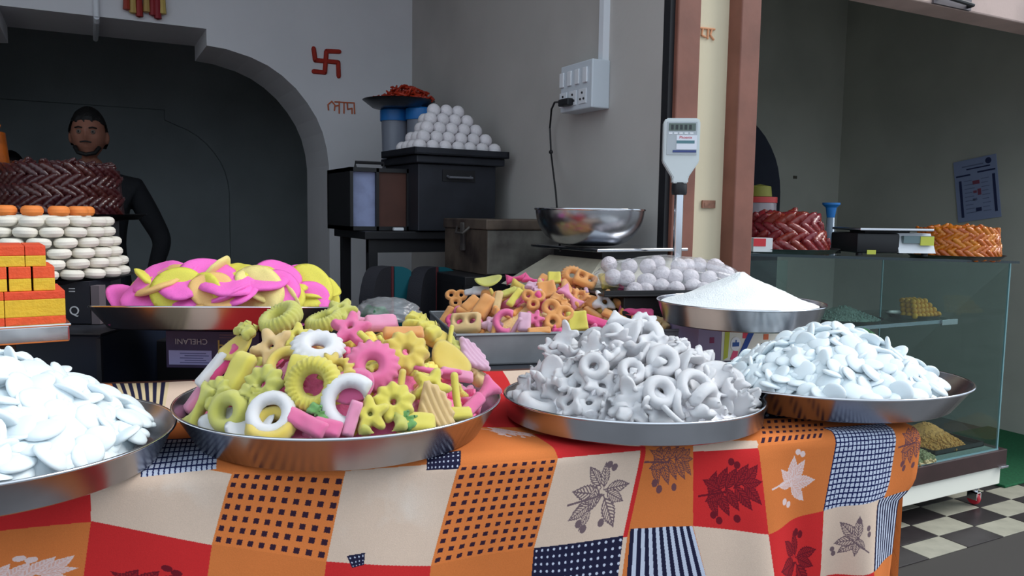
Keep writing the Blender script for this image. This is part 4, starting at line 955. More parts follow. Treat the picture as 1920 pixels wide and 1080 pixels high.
LP = [(295, 520, 'pink', .062, (-.2, .8, .5)), (360, 512, 'yellow', .050, (0, .9, .4)), (385, 523, 'pink', .066, (.1, .75, .6)), (440, 512, 'yellow', .055, (0, .95, .35)), (475, 518, 'yellow', .055, (.1, .9, .4)), (520, 520, 'pink', .055, (.3, .7, .6)), (300, 530, 'peach', .060, (-.35, .85, .45)),
 (270, 562, 'pink', .066, (-.35, .45, .8)), (222, 560, 'yellow', .060, (-.6, .4, .6)), (325, 550, 'yellow', .055, (.2, .35, .9)), (370, 560, 'yellow', .052, (-.25, .25, .9)), (345, 535, 'pink', .055, (0, .8, .5)), (430, 535, 'pink', .065, (.1, .9, .35)), (490, 531, 'pink', .060, (0, .95, .3)), (445, 550, 'pink', .045, (0, .7, .6)),
 (487, 558, 'pale', .068, (-.1, .35, .9)), (418, 562, 'peach', .045, (0, .85, .5)), (400, 575, 'peach', .045, (0, .9, .3)), (575, 542, 'yellow', .062, (.25, .55, .8)), (545, 568, 'yellow', .050, (.1, .4, .9)), (600, 568, 'pink', .050, (.3, .35, .9)), (570, 524, 'pink', .055, (.3, .8, .5)), (632, 560, 'yellow', .045, (.6, .5, .5)), (645, 574, 'pale', .045, (.5, .8, .4)), (520, 545, 'pink', .05, (.2, .5, .8)), (395, 545, 'peach', .045, (.2, .5, .8)), (615, 540, 'lime', .04, (.4, .7, .5))]
for i, (px, py, col, size, nr) in enumerate(LP):
    p, n = HP.hit(px, py); p = inward(HP, p, size*2.3)+UP*.006; c_ = {'lime': 'yellow'}.get(col, col)
    o = ob('puffed_disc', pm(c_, i % 4), M=orient(p-n*.004, camn(nr), i*1.3, size)); tag(o, f'big {dict(pink="pink", yellow="yellow", peach="brownish peach", pale="pale cream yellow")[c_]} puffed disc, {place_words(p, HP)} of the rear left tray', 'snack', 'big puffed discs on the rear left tray')
for p, n in scatter(HP, .055, 500, .1, .92):
    c_ = random.choice(['pink', 'yellow', 'pale', 'pink', 'yellow']); nn = (n+Vector([random.gauss(0, .5) for _ in range(3)])*.9).normalized()
    o = ob('puffed_disc', pm(c_, random.randrange(4)), M=orient(inward(HP, p, .13)-n*.010, nn, random.random()*6, .055)); tag(o, f'{dict(pink="pink", yellow="yellow", peach="brownish peach", pale="pale cream yellow")[c_]} puffed disc tucked under others, {place_words(p, HP)}, rear left tray', 'snack', 'big puffed discs on the rear left tray')
o = ob('puffed_pieces', HP.core('c', None, '', drop=.05).mesh('puffed_pieces', mat('puff_pink', (0, 0, 0)), 60)); tag(o, 'puffed discs packed beneath the outer ones on the rear left tray', 'snacks', kind='stuff')
# ================================================================== CARTONS AND CRATES UNDER THE REAR TRAYS
PUR = mat('purple_card', (52, 40, 78), rough=.5, noise=.2, nscale=30)
g1 = PD(312, 681, 1.72); cz = TZ+.004; g1 = Vector((g1.x, g1.y, cz))
CW, CD, CHT = .20, .20, .080
cart = thing('carton', 'purple carton with upside down lettering under the pink and yellow discs', 'carton', g1 , math.atan2(ew.y, ew.x))
build('box', MB().box((0, 0, 0), (CW, CD, CHT), bev=.001), PUR, cart)
build('label', MB().box((.006, -.001, .007), (.098, .0, .038)), mat('pale_label', (150, 150, 196), rough=.6), cart)
for k in range(5): build('print_line', MB().box((.03+.01*(k % 2), -.0016, .011+k*.005), (.092-.006*(k % 3), -.001, .0125+k*.005)), mat('label_ink', (70, 72, 120), rough=.6), cart)
tm_ = text_mesh('CHELANI', .017, mat('grey_letters', (170, 166, 172), rough=.6)); ob('lettering', tm_, cart, M=Matrix.Translation((.055, -.001, .058)) @ Matrix.Rotation(math.radians(90), 4, 'X') @ RZ(math.pi))
tm_ = text_mesh('p|q', .040, mat('gold_letters', (150, 130, 70), rough=.4, metal=.4)); ob('gold_lettering', tm_, cart, M=Matrix.Translation((.135, -.001, .040)) @ Matrix.Rotation(math.radians(90), 4, 'X') @ RZ(math.pi))
for k in range(2): build('print_line', MB().box((.115, -.0012, .066+k*.006), (.16+.02*k, -.0002, .0675+k*.006)), mat('brown_ink', (110, 80, 90), rough=.6), cart)
NAV = mat('navy_sheet', (26, 34, 52), rough=.4, noise=.3, nscale=5, bump=.1, bscale=8)
def crate(name, label, loc, rz, w, d, h, m, slats=True):
    t = thing(name, label, 'crate', loc, rz); build('body', MB().box((0, 0, 0), (w, d, h), bev=.003), m, t)
    if slats:
        for k in range(2): build('rib', MB().box((-.003, -.004, h*(.3+.4*k)), (w+.003, 0, h*(.3+.4*k)+.008)), m, t)
    return t
az = math.atan2(ew.y, ew.x)
crate('dark_crate', 'dark crate supporting the right part of the tray of puffed discs', Vector(tuple((g1+ew*.24+ed*.05).xy)+(cz,)), az, .16, .16, CHT-.006, BLACK)
# navy cabinet at the left, behind the cloth table
q = PD(188, 625, 1.78)
nav = thing('navy_cabinet', 'navy blue metal cabinet below the orange and yellow bars', 'cabinet', Vector((q.x, q.y, 0)) - ew*.72, az)
build('body', MB().box((0, 0, 0), (.72, .45, q.z-.004), bev=.004), NAV, nav); build('top', MB().box((-.005, -.008, q.z-.004), (.725, .455, q.z), bev=.001), DARKM, nav)
build('edge_strip', MB().box((.715, -.010, 0), (.725, 0, q.z-.01)), DARKM, nav)
q2 = PD(302, 690, 2.07)
crate('dark_cabinet', 'dark cabinet in the shadow behind the cloth, left of the purple carton', Vector((q2.x, q2.y, 0))-ew*.02, az, .5, .3, PD(300, 640, 2.05).z, BLACK, slats=False)

# ---- orange and yellow bars -------------------------------------------------
BAR_A = math.radians(6); bx = Vector((math.cos(BAR_A), math.sin(BAR_A), 0)); by = UP.cross(bx)
br = PD(131, 606, 1.56); tray_z = br.z
btl = Vector((br.x, br.y, 0)) - bx*.42
bt = thing('steel_tray', 'straight edged bright steel tray carrying the orange and yellow bars', 'tray', Vector((btl.x, btl.y, tray_z-.036)), BAR_A)
build('pan', MB().box((0, 0, 0), (.42, .28, .034), bev=.004), STEELB, bt); build('rolled_rim', MB().tube([(0, 0, .034), (.42, 0, .034), (.42, .28, .034), (0, .28, .034), (0, 0, .034)], .003), STEELB, bt)
crate('support_box', 'plain dark box lifting the tray of orange bars', Vector((btl.x, btl.y, q.z+.001)) + bx*.03+by*.02, BAR_A, .30, .22, max(.01, tray_z-.037-q.z-.001), BLACK, slats=False)
BO = mat('barfi_orange', (226, 84, 44), rough=.6, bump=.35, bscale=150, noise=.12, nscale=50, vary=.05); BY = mat('barfi_yellow', (222, 188, 50), rough=.6, bump=.35, bscale=150, noise=.1, nscale=50, vary=.05)
def barfi(x, y, z, w, d, h, lab, rz=0, lay=('y', 'o')):
    t = ob('layered_bar', None) if False else thing('layered_bar', lab, 'sweet', bt.matrix_basis @ Vector((x, y, z)), BAR_A+rz, 'orange and yellow bars on the left tray')
    z = 0
    for l, fr in lay: build('yellow_layer' if l == 'y' else 'orange_layer', MB().box((0, 0, z), (w, d, z+h*fr), bev=.0012), BY if l == 'y' else BO, t); z += h*fr
z0 = .036
ORD = ['right end one', 'second from the right', 'third from the right', 'fourth from the right', 'fifth', 'sixth', 'seventh', 'eighth', 'ninth', 'tenth']
def row(xr, y, z, ws, d, h, what, lay, gap=.001, jit=0):
    for r_ in range(2):
        x = xr
        for i, w in enumerate(ws):
            x -= w+gap
            barfi(x, y+r_*(d+.003), z, w, d, h, f'orange and yellow bar, {what}, {ORD[i]}, {["front", "rear"][r_]} row', rz=random.uniform(-jit, jit), lay=lay)
OYO = (('o', .24), ('y', .52), ('o', .24)); YO = (('y', .52), ('o', .48))
row(.415, .006, z0, [.10, .10, .10, .10], .082, .064, 'bottom layer', OYO)
row(.402, .014, z0+.0645, [.036]*9, .078, .046, 'middle layer', YO, .0035, .02)
row(.386, .020, z0+.111, [.034, .095, .095, .095], .076, .040, 'top layer', YO)
# ---- white peda stack on a round plate --------------------------------------
pc_ = PD(70, 516, 2.02); Rp = .205
st = thing('sweet_box_stand', 'dark printed box below the round plate of white sweets', 'box', Vector((pc_.x, pc_.y, 0)) + Vector((-.14, -.10, q.z+.002)), math.radians(-10))
hS = pc_.z-.014-(q.z+.002)
build('body', MB().box((0, 0, 0), (.26, .24, hS), bev=.002), mat('black_card', (28, 30, 40), rough=.4), st)
WI = mat('white_ink', (200, 204, 210), rough=.5)
tq = PD(143, 565, 1.9); 
dbx = thing('display_box', 'dark box with a white round letter beside the orange bars', 'box', Vector((tq.x, tq.y, q.z+.002))+ew*(-.045), az)
dh = max(.05, PD(143, 527, 1.9).z-(q.z+.002))
build('body', MB().box((0, 0, 0), (.078, .10, dh), bev=.001), mat('black_card', (0, 0, 0)), dbx)
ob('lettering', text_mesh('Q', .030, WI), dbx, M=Matrix.Translation((.040, -.001, dh*.30)) @ Matrix.Rotation(math.radians(90), 4, 'X'))
ob('lettering', text_mesh('=', .030, WI), dbx, M=Matrix.Translation((.036, -.001, dh*.78)) @ Matrix.Rotation(math.radians(90), 4, 'X'))
build('side_strip', MB().box((.080, 0, 0), (.10, .03, dh*.9)), mat('grey_strip', (100, 92, 98), rough=.5), dbx)
pp = thing('steel_plate', 'round steel plate under the stack of white sweets', 'plate', pc_-UP*.012)
build('plate', MB().lathe([(0, 0), (Rp-.02, 0), (Rp+.012, .012), (Rp+.016, .013), (Rp-.02, .004), (0, .004)], 72), DSTEEL, pp, 40)
PED = mat('peda_white', (226, 222, 210), rough=.7, bump=.3, bscale=120, vary=.05); PEO = mat('peda_orange', (226, 130, 60), rough=.6, bump=.2)
def peda_mesh(m): return MB().lathe([(0, -.0115), (.6, -.0115/1), (.85, -.009), (1, -.003), (1, .004), (.85, .0095), (.6, .0118), (0, .0118)], 20).mesh('milk_sweet', m, 60)
for lay in range(6):
    R = .192 - lay*.0075; rp = .0262; n_ = int(2*math.pi*R/(2*rp+.001)); z = pc_.z+.006+lay*.0250
    for i in range(n_):
        a = 2*math.pi*(i+.5*(lay % 2))/n_
        d = Vector((math.cos(a), math.sin(a), 0))
        if d.dot(CV) < -.35: continue
        p = Vector((pc_.x, pc_.y, z+.006)) + d*R
        o = ob('milk_sweet', MESHES.setdefault('ped', peda_mesh(PED)), loc=p, rot=(random.uniform(-.05, .05), random.uniform(-.05, .05), a)); o.scale = (rp, rp, 1.0)
        pos = 'left side' if d.dot(r0) < -.35 else 'right side' if d.dot(r0) > .35 else 'front'
        tag(o, f'round flat white milk sweet, {["bottom", "second", "third", "fourth", "fifth", "top"][lay]} row, {pos} of the stack', 'sweet', 'white milk sweets in the round stack')
for i in range(7):
    a = math.pi*(1.0+i/6.0)+.0; p = Vector((pc_.x, pc_.y, pc_.z+.006+6*.0250+.006)) + Vector((math.cos(a), math.sin(a), 0))*.110
    o = ob('milk_sweet', MESHES.setdefault('pedo', peda_mesh(PEO)), loc=p, rot=(0, 0, a)); o.scale = (.024, .024, 1.1); tag(o, f'round orange milk sweet on top of the white stack, {["left end", "second from left", "left of middle", "middle", "right of middle", "second from right", "right end"][i]}', 'sweet', 'orange sweets on the white stack')
o = build('packed_milk_sweets', MB().lathe([(0, 0), (.163, 0), (.125, .145), (0, .145)], 40), PED, smooth=40); o.location = pc_ + UP*.0065; tag(o, 'white milk sweets filling the inside of the round stack', 'sweets', kind='stuff')

# ---- herringbone piles of syrupy crescents -----------------------------------
def coil_mesh(m, w=.42, th=.30):
    f = lambda x, y: 1-np.sqrt((x/.98)**2+(y/w)**2)
    return puff('syrup_crescent', lambda x, y: f(x, y-.10*x*x)*w, m, 1.0, th, w=w, n=16, mod=lambda x, y: 1+.16*np.cos(x*16), bend=.10, noise=.02, seed=4)
def pile(cx, R, Hh, layers, m, name, lab, grp, L, step, ang=.62, taper=.12, ellipse=1.0, back=-.15):
    me = coil_mesh(m)
    dz = Hh/layers; k = 0
    for l in range(layers):
        Rr = R*(1-taper*l/layers)
        n_ = int(2*math.pi*Rr/step)
        for i in range(n_):
            a = 2*math.pi*(i+.5*(l % 2))/n_; d = Vector((math.cos(a), math.sin(a), 0))
            if d.dot(CV) < back: continue
            p = cx + d*Rr + UP*(dz*(l+.5)); tan = UP.cross(d)
            s_ = 1 if l % 2 else -1; ax = (tan*math.cos(ang)+UP*math.sin(ang)*s_).normalized(); nz = (d*.75+(ax.cross(d))*.55).normalized(); ax = (ax-nz*ax.dot(nz)).normalized()
            M = frame(p, ax, nz.cross(ax), nz) @ Matrix.Rotation(random.uniform(-.15, .15), 4, 'Z') @ Matrix.Scale(L*random.uniform(.9, 1.1), 4)
            o = ob(name, me, M=M); pos = 'left side' if d.dot(r0) < -.4 else 'right side' if d.dot(r0) > .4 else 'front'
            tag(o, f'{lab}, {["lowest", "second", "third", "fourth", "fifth", "sixth", "seventh"][l]} row, {pos} of the pile', 'sweet', grp); k += 1
    for i in range(int(R*R*2.2/(step*L))):
        a = random.random()*6.28; r = R*.8*math.sqrt(random.random())*(1-taper); nz = (UP+Vector((random.gauss(0, .4), random.gauss(0, .4), 0))).normalized()
        o = ob(name, me, M=orient(cx+Vector((r*math.cos(a), r*math.sin(a), Hh+.004)), nz, random.random()*6, L)); tag(o, f'{lab}, lying on top of the pile', 'sweet', grp)
    o = build('packed_sweets', MB().lathe([(0, 0), (R*.93, 0), (R*(.93-taper), Hh*.97), (0, Hh*.97)], 40), m, smooth=40); o.location = cx; tag(o, f'syrupy sweets filling the inside of the pile, {grp}', 'sweets', kind='stuff'); return k
DRED = mat('dark_red_syrup', (70, 26, 28), rough=.28, noise=.35, nscale=30, vary=.2, coat=.4); MRED = mat('maroon_syrup', (140, 40, 38), rough=.25, noise=.35, nscale=30, vary=.2, coat=.4); ORS = mat('orange_syrup', (214, 116, 30), rough=.28, noise=.4, nscale=35, vary=.2, coat=.3)
def plate_at(p, R, label, m=DSTEEL, name='steel_tray'):
    t = thing(name, label, 'tray', p); build('pan', MB().lathe([(0, 0), (R*.9, 0), (R, .018), (R+.004, .018), (R*.9, .004), (0, .004)], 72), m, t, 40); return t
pa = PD(122, 399, 2.55)
plate_at(pa-UP*.02, .235, 'dark tray under the pile of dark red sweets in front of the man', BLACK)
stn = crate('tall_stand', 'tall dark stand hidden behind the white sweets, carrying the dark red pile', Vector((pa.x-.15, pa.y-.12, 0)), 0, .30, .26, pa.z-.021, BLACK, slats=False)
pile(pa-UP*.014, .185, .155, 5, DRED, 'glazed_crescent', 'dark red glossy sweet', 'dark red sweets in front of the man', .036, .030, taper=.06, back=.05)
pb = PD(-101, 306, 2.5)
plate_at(pb-UP*.02, .205, 'dark tray of orange sweets at the very left edge', BLACK)
crate('tall_stand', 'tall dark stand at the left edge carrying the orange sweets', Vector((pb.x-.12, pb.y-.12, 0)), 0, .24, .24, pb.z-.021, BLACK, slats=False)
pile(pb-UP*.014, .185, .12, 4, ORS, 'orange_twist', 'bright orange sweet at the left edge', 'orange sweets at the left edge', .034, .03, taper=.06, back=.55)

# ================================================================== SCALE, BOWL, BAG, SUGAR
zb_ = 1.035
sp0 = TP(.80, 1.185, TZ-.013)
crate('dark_crate', 'dark crate lifting the big weighing scale', sp0, TANG, .24, .16, zb_-TZ+.011, BLACK)
scl = thing('weighing_scale', 'beige weighing scale with a steel platform and a display on a pole', 'scale', PD(1120, 500, 2.36), math.radians(2)); scl.location.z = zb_-.002
BEI = mat('beige_metal', (196, 190, 172), rough=.5, noise=.2, nscale=12); 
def frustum(mb, x0, y0, x1, y1, X0, Y0, X1, Y1, h, z=0):
    vs = [(X0, Y0, z), (X1, Y0, z), (X1, Y1, z), (X0, Y1, z), (x0, y0, z+h), (x1, y0, z+h), (x1, y1, z+h), (x0, y1, z+h)]
    return mb.add(vs, [(0, 3, 2, 1), (4, 5, 6, 7), (0, 1, 5, 4), (1, 2, 6, 5), (2, 3, 7, 6), (3, 0, 4, 7)])
zpl = PD(1170, 466, 2.25).z - zb_
build('body', frustum(MB(), -.06, -.10, .20, .17, -.19, -.17, .24, .24, zpl-.03, 0), BEI, scl)
build('neck', MB().box((-.05, -.09, zpl-.03), (.19, .16, zpl-.006)), BLACK, scl)
build('platform', MB().box((-.11, -.15, zpl-.006), (.215, .20, zpl+.003), bev=.002), STEELB, scl)
bw = thing('steel_bowl', 'wide round bottomed steel bowl standing on the scale platform', 'bowl', Vector()); 
bcen = PD(1106, 393, 2.33); bw.location = Vector((bcen.x, bcen.y, zb_+zpl+.004)); bh = bcen.z - bw.location.z; bR = .158
prof = [(0, 0), (.06, .0)] + [(.06+(bR-.06)*math.sin(a)**.9, bh*(1-math.cos(a))**.95) for a in np.linspace(.15, math.pi/2, 14)]
build('bowl', MB().lathe(prof + [(bR+.004, bh+.001), (bR-.003, bh)] + [(r-.003, z+.003) for r, z in prof[::-1][1:-1]] + [(0, .003)], 72), STEEL, bw, 50)
build('rim', MB().tube([((bR+.001)*math.cos(a), (bR+.001)*math.sin(a), bh) for a in np.linspace(0, 6.2832, 73)], .0035, 6), STEELB, bw, 60)
# display head on its pole
hp_ = PD(1275, 284, 2.22); pb0 = PD(1269, 492, 2.22)
dsp = thing('scale_display', 'grey-white scale display head on a chrome pole before the brown jamb', 'display', Vector((pb0.x, pb0.y, zb_-.002)), math.radians(-33))
GW = mat('display_plastic', (206, 214, 216), rough=.4); z1 = hp_.z-pb0.z
zt = PD(1275, 226, 2.22).z-(zb_-.002); zbm = PD(1275, 342, 2.22).z-(zb_-.002); hw = .0485
build('pole', MB().tube([(0, 0, 0), (0, 0, zbm-.012)], .0125, 20), STEELB, dsp, 60)
build('collar', MB().lathe([(.019, zbm-.035), (.021, zbm-.03), (.021, zbm-.008), (.019, zbm-.002), (0, zbm-.002)], 24).add([], []), BLACK, dsp, 40)
build('base_flange', MB().lathe([(0, 0), (.04, 0), (.04, .006), (.016, .01), (0, .01)], 24), BLACK, dsp, 40)
outl = [(-hw, zbm+.055), (-.021, zbm+.012), (-.021, zbm-.004), (.021, zbm-.004), (.021, zbm+.012), (hw, zbm+.055), (hw, zt-.008), (hw-.006, zt), (-hw+.006, zt), (-hw, zt-.008)]
Mx = Matrix.Rotation(math.radians(90), 4, 'X')
bm = bmesh.new(); vv_ = [bm.verts.new((x, -.02, z)) for x, z in outl]; fc = bm.faces.new(vv_); ex_ = bmesh.ops.extrude_face_region(bm, geom=[fc]); 
for e_ in ex_['geom']:
    if isinstance(e_, bmesh.types.BMVert): e_.co.y += .042
bmesh.ops.bevel(bm, geom=bm.edges[:], offset=.003, segments=2, affect='EDGES')
build('housing', MB().bm(bm), GW, dsp, 40)
build('bezel', MB().box((-.040, -.0225, zt-.098), (.040, -.0195, zt-.010)), mat('grey_panel', (176, 184, 190), rough=.4), dsp)
scr = build('screen', MB().box((-.036, -.0235, zt-.034), (.036, -.022, zt-.014)), mat('lcd', (96, 110, 104), rough=.2), dsp)
for k in range(5): build('digit', MB().box((-.030+k*.012, -.0239, zt-.031), (-.023+k*.012, -.0233, zt-.018)), mat('lcd_digit', (52, 58, 60), rough=.3), scr)
lb = build('label', MB().box((-.014, -.0235, zt-.084), (.040, -.022, zt-.046)), mat('white_label', (226, 230, 240), rough=.4), dsp)
ob('lettering', text_mesh('Phoenix', .0105, mat('red_ink', (206, 70, 84), rough=.5), .0003), lb, M=Matrix.Translation((.010, -.0238, zt-.052)) @ Mx)
build('stripe', MB().box((-.014, -.0238, zt-.068), (.034, -.0232, zt-.060)), mat('teal_ink', (90, 130, 140), rough=.5), lb); build('stripe', MB().box((-.024, -.0238, zt-.092), (.039, -.0232, zt-.086)), mat('navy_ink', (60, 74, 130), rough=.5), lb)
for k in range(5): build('button', MB().box((-.036+k*.014, -.0236, zt-.0435), (-.026+k*.014, -.0222, zt-.038), bev=.0006), WHITEP, dsp)

# sugar tray on its carton
SC = Vector((1.341, 1.389, 1.053))
HS = Heap(SC, .19, .19, .060, 1.0, 2)
tray('steel_tray', 'flared steel tray heaped with white powder, in front of the brown post', SC, .19, .050, .016, tilt=(.0, 0))
mb = MB(); n_ = 56; K = 26; vs = [tuple(UP*(.083-.012))]; fs = []
prof_ = lambda r: -.006+.072*max(0, 1-r)**1.12 + .004*math.exp(-(r/.12)**2) - .003*(r < .02)
vs = [(0, 0, prof_(0)-.003)]
for k in range(1, K+1):
    for i in range(n_):
        a = 6.2832*i/n_; r = k/K; ra = r*(.178+.004*math.sin(3*a+1)); z = prof_(r)+random.uniform(-.0009, .0009)+.0022*math.sin(5*a+9*r)*r*(1-r)*4
        vs.append((ra*math.cos(a), ra*math.sin(a), z))
fs = [(0, 1+i, 1+(i+1) % n_) for i in range(n_)] + [(1+k*n_+i, 1+(k+1)*n_+i, 1+(k+1)*n_+(i+1) % n_, 1+k*n_+(i+1) % n_) for k in range(K-1) for i in range(n_)]
o = build('powder_heap', mb.add(vs, fs), mat('white_powder', (236, 240, 242), rough=.85, bump=.5, bscale=260), smooth=180); o.location = SC+UP*.002; tag(o, 'cone of fine white powder on the steel tray before the brown post', 'powder', kind='stuff')
c0 = PZ(1308, 676, TZ+.002); ztop = SC.z-.0505
crt = thing('carton', 'purple and white printed carton under the tray of white powder', 'carton', Vector((c0.x, c0.y, TZ-.003)), math.radians(-12))
hh = ztop-(TZ-.003); ww = .23
build('box', MB().box((0, 0, 0), (ww, .20, hh), bev=.001), mat('violet_card', (140, 128, 160), rough=.5), crt)
pn = build('printed_panel', MB().box((.062, -.0008, .002), (ww-.002, 0, hh-.003)), mat('cream_card', (226, 226, 214), rough=.5), crt)
def quadp(name, pts, c, y=-.0014): 
    build(name, MB().add([(x, y, z) for x, z in pts], [tuple(range(len(pts)))]), mat('ink_'+name, c, rough=.5), pn)
quadp('leaf_print', [(.068, .004), (.080, .010), (.084, hh-.01), (.070, hh-.02)], (190, 196, 60)); quadp('pink_print', [(.086, .004), (.104, .004), (.108, .024), (.094, .026)], (222, 80, 120)); quadp('blue_stripe', [(.104, .004), (.118, .004), (.164, hh-.004), (.146, hh-.004)], (30, 70, 150), -.0016); quadp('red_print', [(.118, .055), (.132, .055), (.144, hh-.005), (.120, hh-.005)], (214, 60, 80)); quadp('green_print', [(.094, hh-.014), (.112, hh-.014), (.112, hh-.004), (.094, hh-.004)], (70, 130, 60)); quadp('red_spot', [(.176, .05), (.19, .05), (.19, .064), (.176, .064)], (214, 110, 70)); quadp('navy_spot', [(.170, .022), (.184, .022), (.184, .042), (.170, .042)], (40, 50, 100))
build('white_disc', MB().add([(.100+.014*math.cos(a), -.0018, .042+.017*math.sin(a)) for a in np.linspace(0, 6.1, 18)], [tuple(range(18))]), mat('ink_white', (236, 240, 244)), pn)
build('blue_emblem', MB().box((.091, -.0024, .036), (.109, -.002, .046)).box((.099, -.0024, .046), (.102, -.002, .052)), mat('ink_blue', (50, 90, 160)), pn)
build('red_square', MB().box((.030, -.0008, .046), (.042, 0, .060)), mat('ink_maroon', (130, 50, 90)), crt)

# bag of white laddoos on a black tray
bg0 = PD(1245, 552, 2.02); zz = bg0.z
crate('dark_crate', 'dark crate below the bag of white laddoos', Vector((bg0.x, bg0.y, TZ-.004)) - TS*.10 + TT_*.02, TANG, .32, .24, zz-TZ-.004, BLACK)
bt2 = thing('black_tray', 'black tray under the plastic bag of white laddoos', 'tray', Vector((bg0.x, bg0.y, zz-.006)) - TS*.16, TANG); build('base', MB().box((0, 0, 0), (.42, .27, .006), bev=.002), BLACK, bt2); build('rim', MB().box((0, 0, .006), (.42, .006, .016)).box((0, .264, .006), (.42, .27, .016)), BLACK, bt2)
LAD = mat('laddoo_white', (214, 206, 212), rough=.6, bump=.9, bscale=150, noise=.18, nscale=90, vary=.06)
lm = MB().ball((0, 0, 0), .0225, 18, 12).mesh('laddoo', LAD, 180)
LL = [(1142, 496), (1180, 500), (1232, 494), (1273, 500), (1310, 498), (1345, 504), (1175, 522), (1215, 528), (1242, 514), (1295, 520), (1330, 523), (1362, 515), (1210, 545), (1240, 538), (1268, 543), (1300, 538), (1215, 500), (1290, 500), (1150, 520), (1340, 500), (1265, 520), (1190, 545), (1320, 545)]
bagpts = []
for i, (px, py) in enumerate(LL):
    D = 2.06+ (550-py)*.0018 + random.uniform(-.01, .01); p = PD(px, py, D); bagpts.append(p)
    o = ob('laddoo', lm, loc=p, rot=(i, 2*i, 0)); rx = 'left end' if px < 1185 else 'left of middle' if px < 1235 else 'middle' if px < 1280 else 'right of middle' if px < 1325 else 'right end'
    tag(o, f'round white laddoo in the clear bag, {"upper" if py < 508 else "middle" if py < 532 else "lower"} row, {rx}', 'sweet', 'white laddoos in the clear bag')
    p2_ = p+f0*.045-UP*.004
    if py > 508: o = ob('laddoo', lm, loc=p2_, rot=(i, i, 0)); tag(o, f'round white laddoo behind others in the clear bag, {rx}', 'sweet', 'white laddoos in the clear bag')
def both_sides_ior(nt, fr):
    gm_ = nt.nodes.new('ShaderNodeNewGeometry'); mr_ = nt.nodes.new('ShaderNodeMapRange'); mr_.inputs['To Min'].default_value = 1.5; mr_.inputs['To Max'].default_value = 1/1.5
    nt.links.new(gm_.outputs['Backfacing'], mr_.inputs['Value']); nt.links.new(mr_.outputs[0], fr.inputs['IOR'])
PLA = bpy.data.materials.new('clear_film'); PLA.use_nodes = True; nt = PLA.node_tree; nt.nodes.clear()
out_ = nt.nodes.new('ShaderNodeOutputMaterial'); mx_ = nt.nodes.new('ShaderNodeMixShader'); tr_ = nt.nodes.new('ShaderNodeBsdfTransparent'); gl_ = nt.nodes.new('ShaderNodeBsdfGlossy'); gl_.inputs['Roughness'].default_value = .12; df_ = nt.nodes.new('ShaderNodeBsdfDiffuse'); df_.inputs['Color'].default_value = (.85, .87, .92, 1)
fr_ = nt.nodes.new('ShaderNodeFresnel'); fr_.inputs['IOR'].default_value = 1.5; mx2 = nt.nodes.new('ShaderNodeMixShader'); mx2.inputs[0].default_value = .16
nt.links.new(tr_.outputs[0], mx2.inputs[1]); nt.links.new(df_.outputs[0], mx2.inputs[2]); nt.links.new(fr_.outputs[0], mx_.inputs[0]); nt.links.new(mx2.outputs[0], mx_.inputs[1]); nt.links.new(gl_.outputs[0], mx_.inputs[2]); nt.links.new(mx_.outputs[0], out_.inputs[0])
both_sides_ior(nt, fr_)
def film(name, label, cx, rx, ry, rz_, rot, seed, wr=.06, M0=None):
    bm = bmesh.new(); bmesh.ops.create_icosphere(bm, subdivisions=5, radius=1); r_ = random.Random(seed); W = [(Vector((r_.gauss(0, 5), r_.gauss(0, 5), r_.gauss(0, 5))), r_.random()*6) for _ in range(9)]
    for v in bm.verts:
        c = v.co.copy(); s_ = sum(abs(math.sin(k_.dot(c)+p_)) for k_, p_ in W)/9
        f = 1+wr*(s_-.6)*3; z = c.z*rz_ if c.z > 0 else c.z*rz_*.35
        v.co = Vector((c.x*rx*f, c.y*ry*f, z*f))
    o = build(name, MB().bm(bm), PLA, smooth=180); o.location = cx; o.rotation_euler = (0, 0, rot); tag(o, label, 'bag'); return o
bc = sum(bagpts, Vector())/len(bagpts)
film('plastic_bag', 'clear crumpled plastic bag full of white laddoos', bc-UP*.018+f0*.02, .205, .10, .07, math.radians(-28), 3)

# crumpled plastic with green, between the rear trays
gb = PD(725, 592, 1.95)
o = film('plastic_bag', 'small crumpled plastic bag with something green, between the two rear trays', gb, .085, .06, .045, -.5, 8, .12)
o = ob('green_bundle', puff('green_bundle', f_rag(5, 0), mat('green_leafy', (30, 96, 60), rough=.6, noise=.4, nscale=50), .05, .03, w=.5, noise=.3), M=orient(gb+Vector((-.03, 0, -.005)), UP, 0, 1)); tag(o, 'dark green bundle inside the small crumpled bag', 'bundle')

# ================================================================== GLASS COUNTER ON THE RIGHT
XR = 3.46; XL = 1.95; YF = 2.0; YK = 2.62
ZG0 = PY(1895, 838, YF).z; zt_r = 1.078; ztl = lambda x: zt_r+(XR-x)*.034
GLS = bpy.data.materials.new('counter_glass'); GLS.use_nodes = True; nt = GLS.node_tree; nt.nodes.clear()
out_ = nt.nodes.new('ShaderNodeOutputMaterial'); mx_ = nt.nodes.new('ShaderNodeMixShader'); tr_ = nt.nodes.new('ShaderNodeBsdfTransparent'); tr_.inputs['Color'].default_value = (.80, .90, .88, 1); gl_ = nt.nodes.new('ShaderNodeBsdfGlossy'); gl_.inputs['Roughness'].default_value = .02
fr_ = nt.nodes.new('ShaderNodeFresnel'); fr_.inputs['IOR'].default_value = 1.5; nt.links.new(fr_.outputs[0], mx_.inputs[0]); nt.links.new(tr_.outputs[0], mx_.inputs[1]); nt.links.new(gl_.outputs[0], mx_.inputs[2]); nt.links.new(mx_.outputs[0], out_.inputs[0])
both_sides_ior(nt, fr_)
GEDGE = mat('glass_edge', (110, 150, 156), rough=.15, spec=.8)
case = thing('display_counter', 'glass display counter with a white base on small castors', 'counter', Vector((XL, YF, 0)))
Wc, Dc = XR-XL, YK-YF; zb0 = .105; zb1 = ZG0-.075
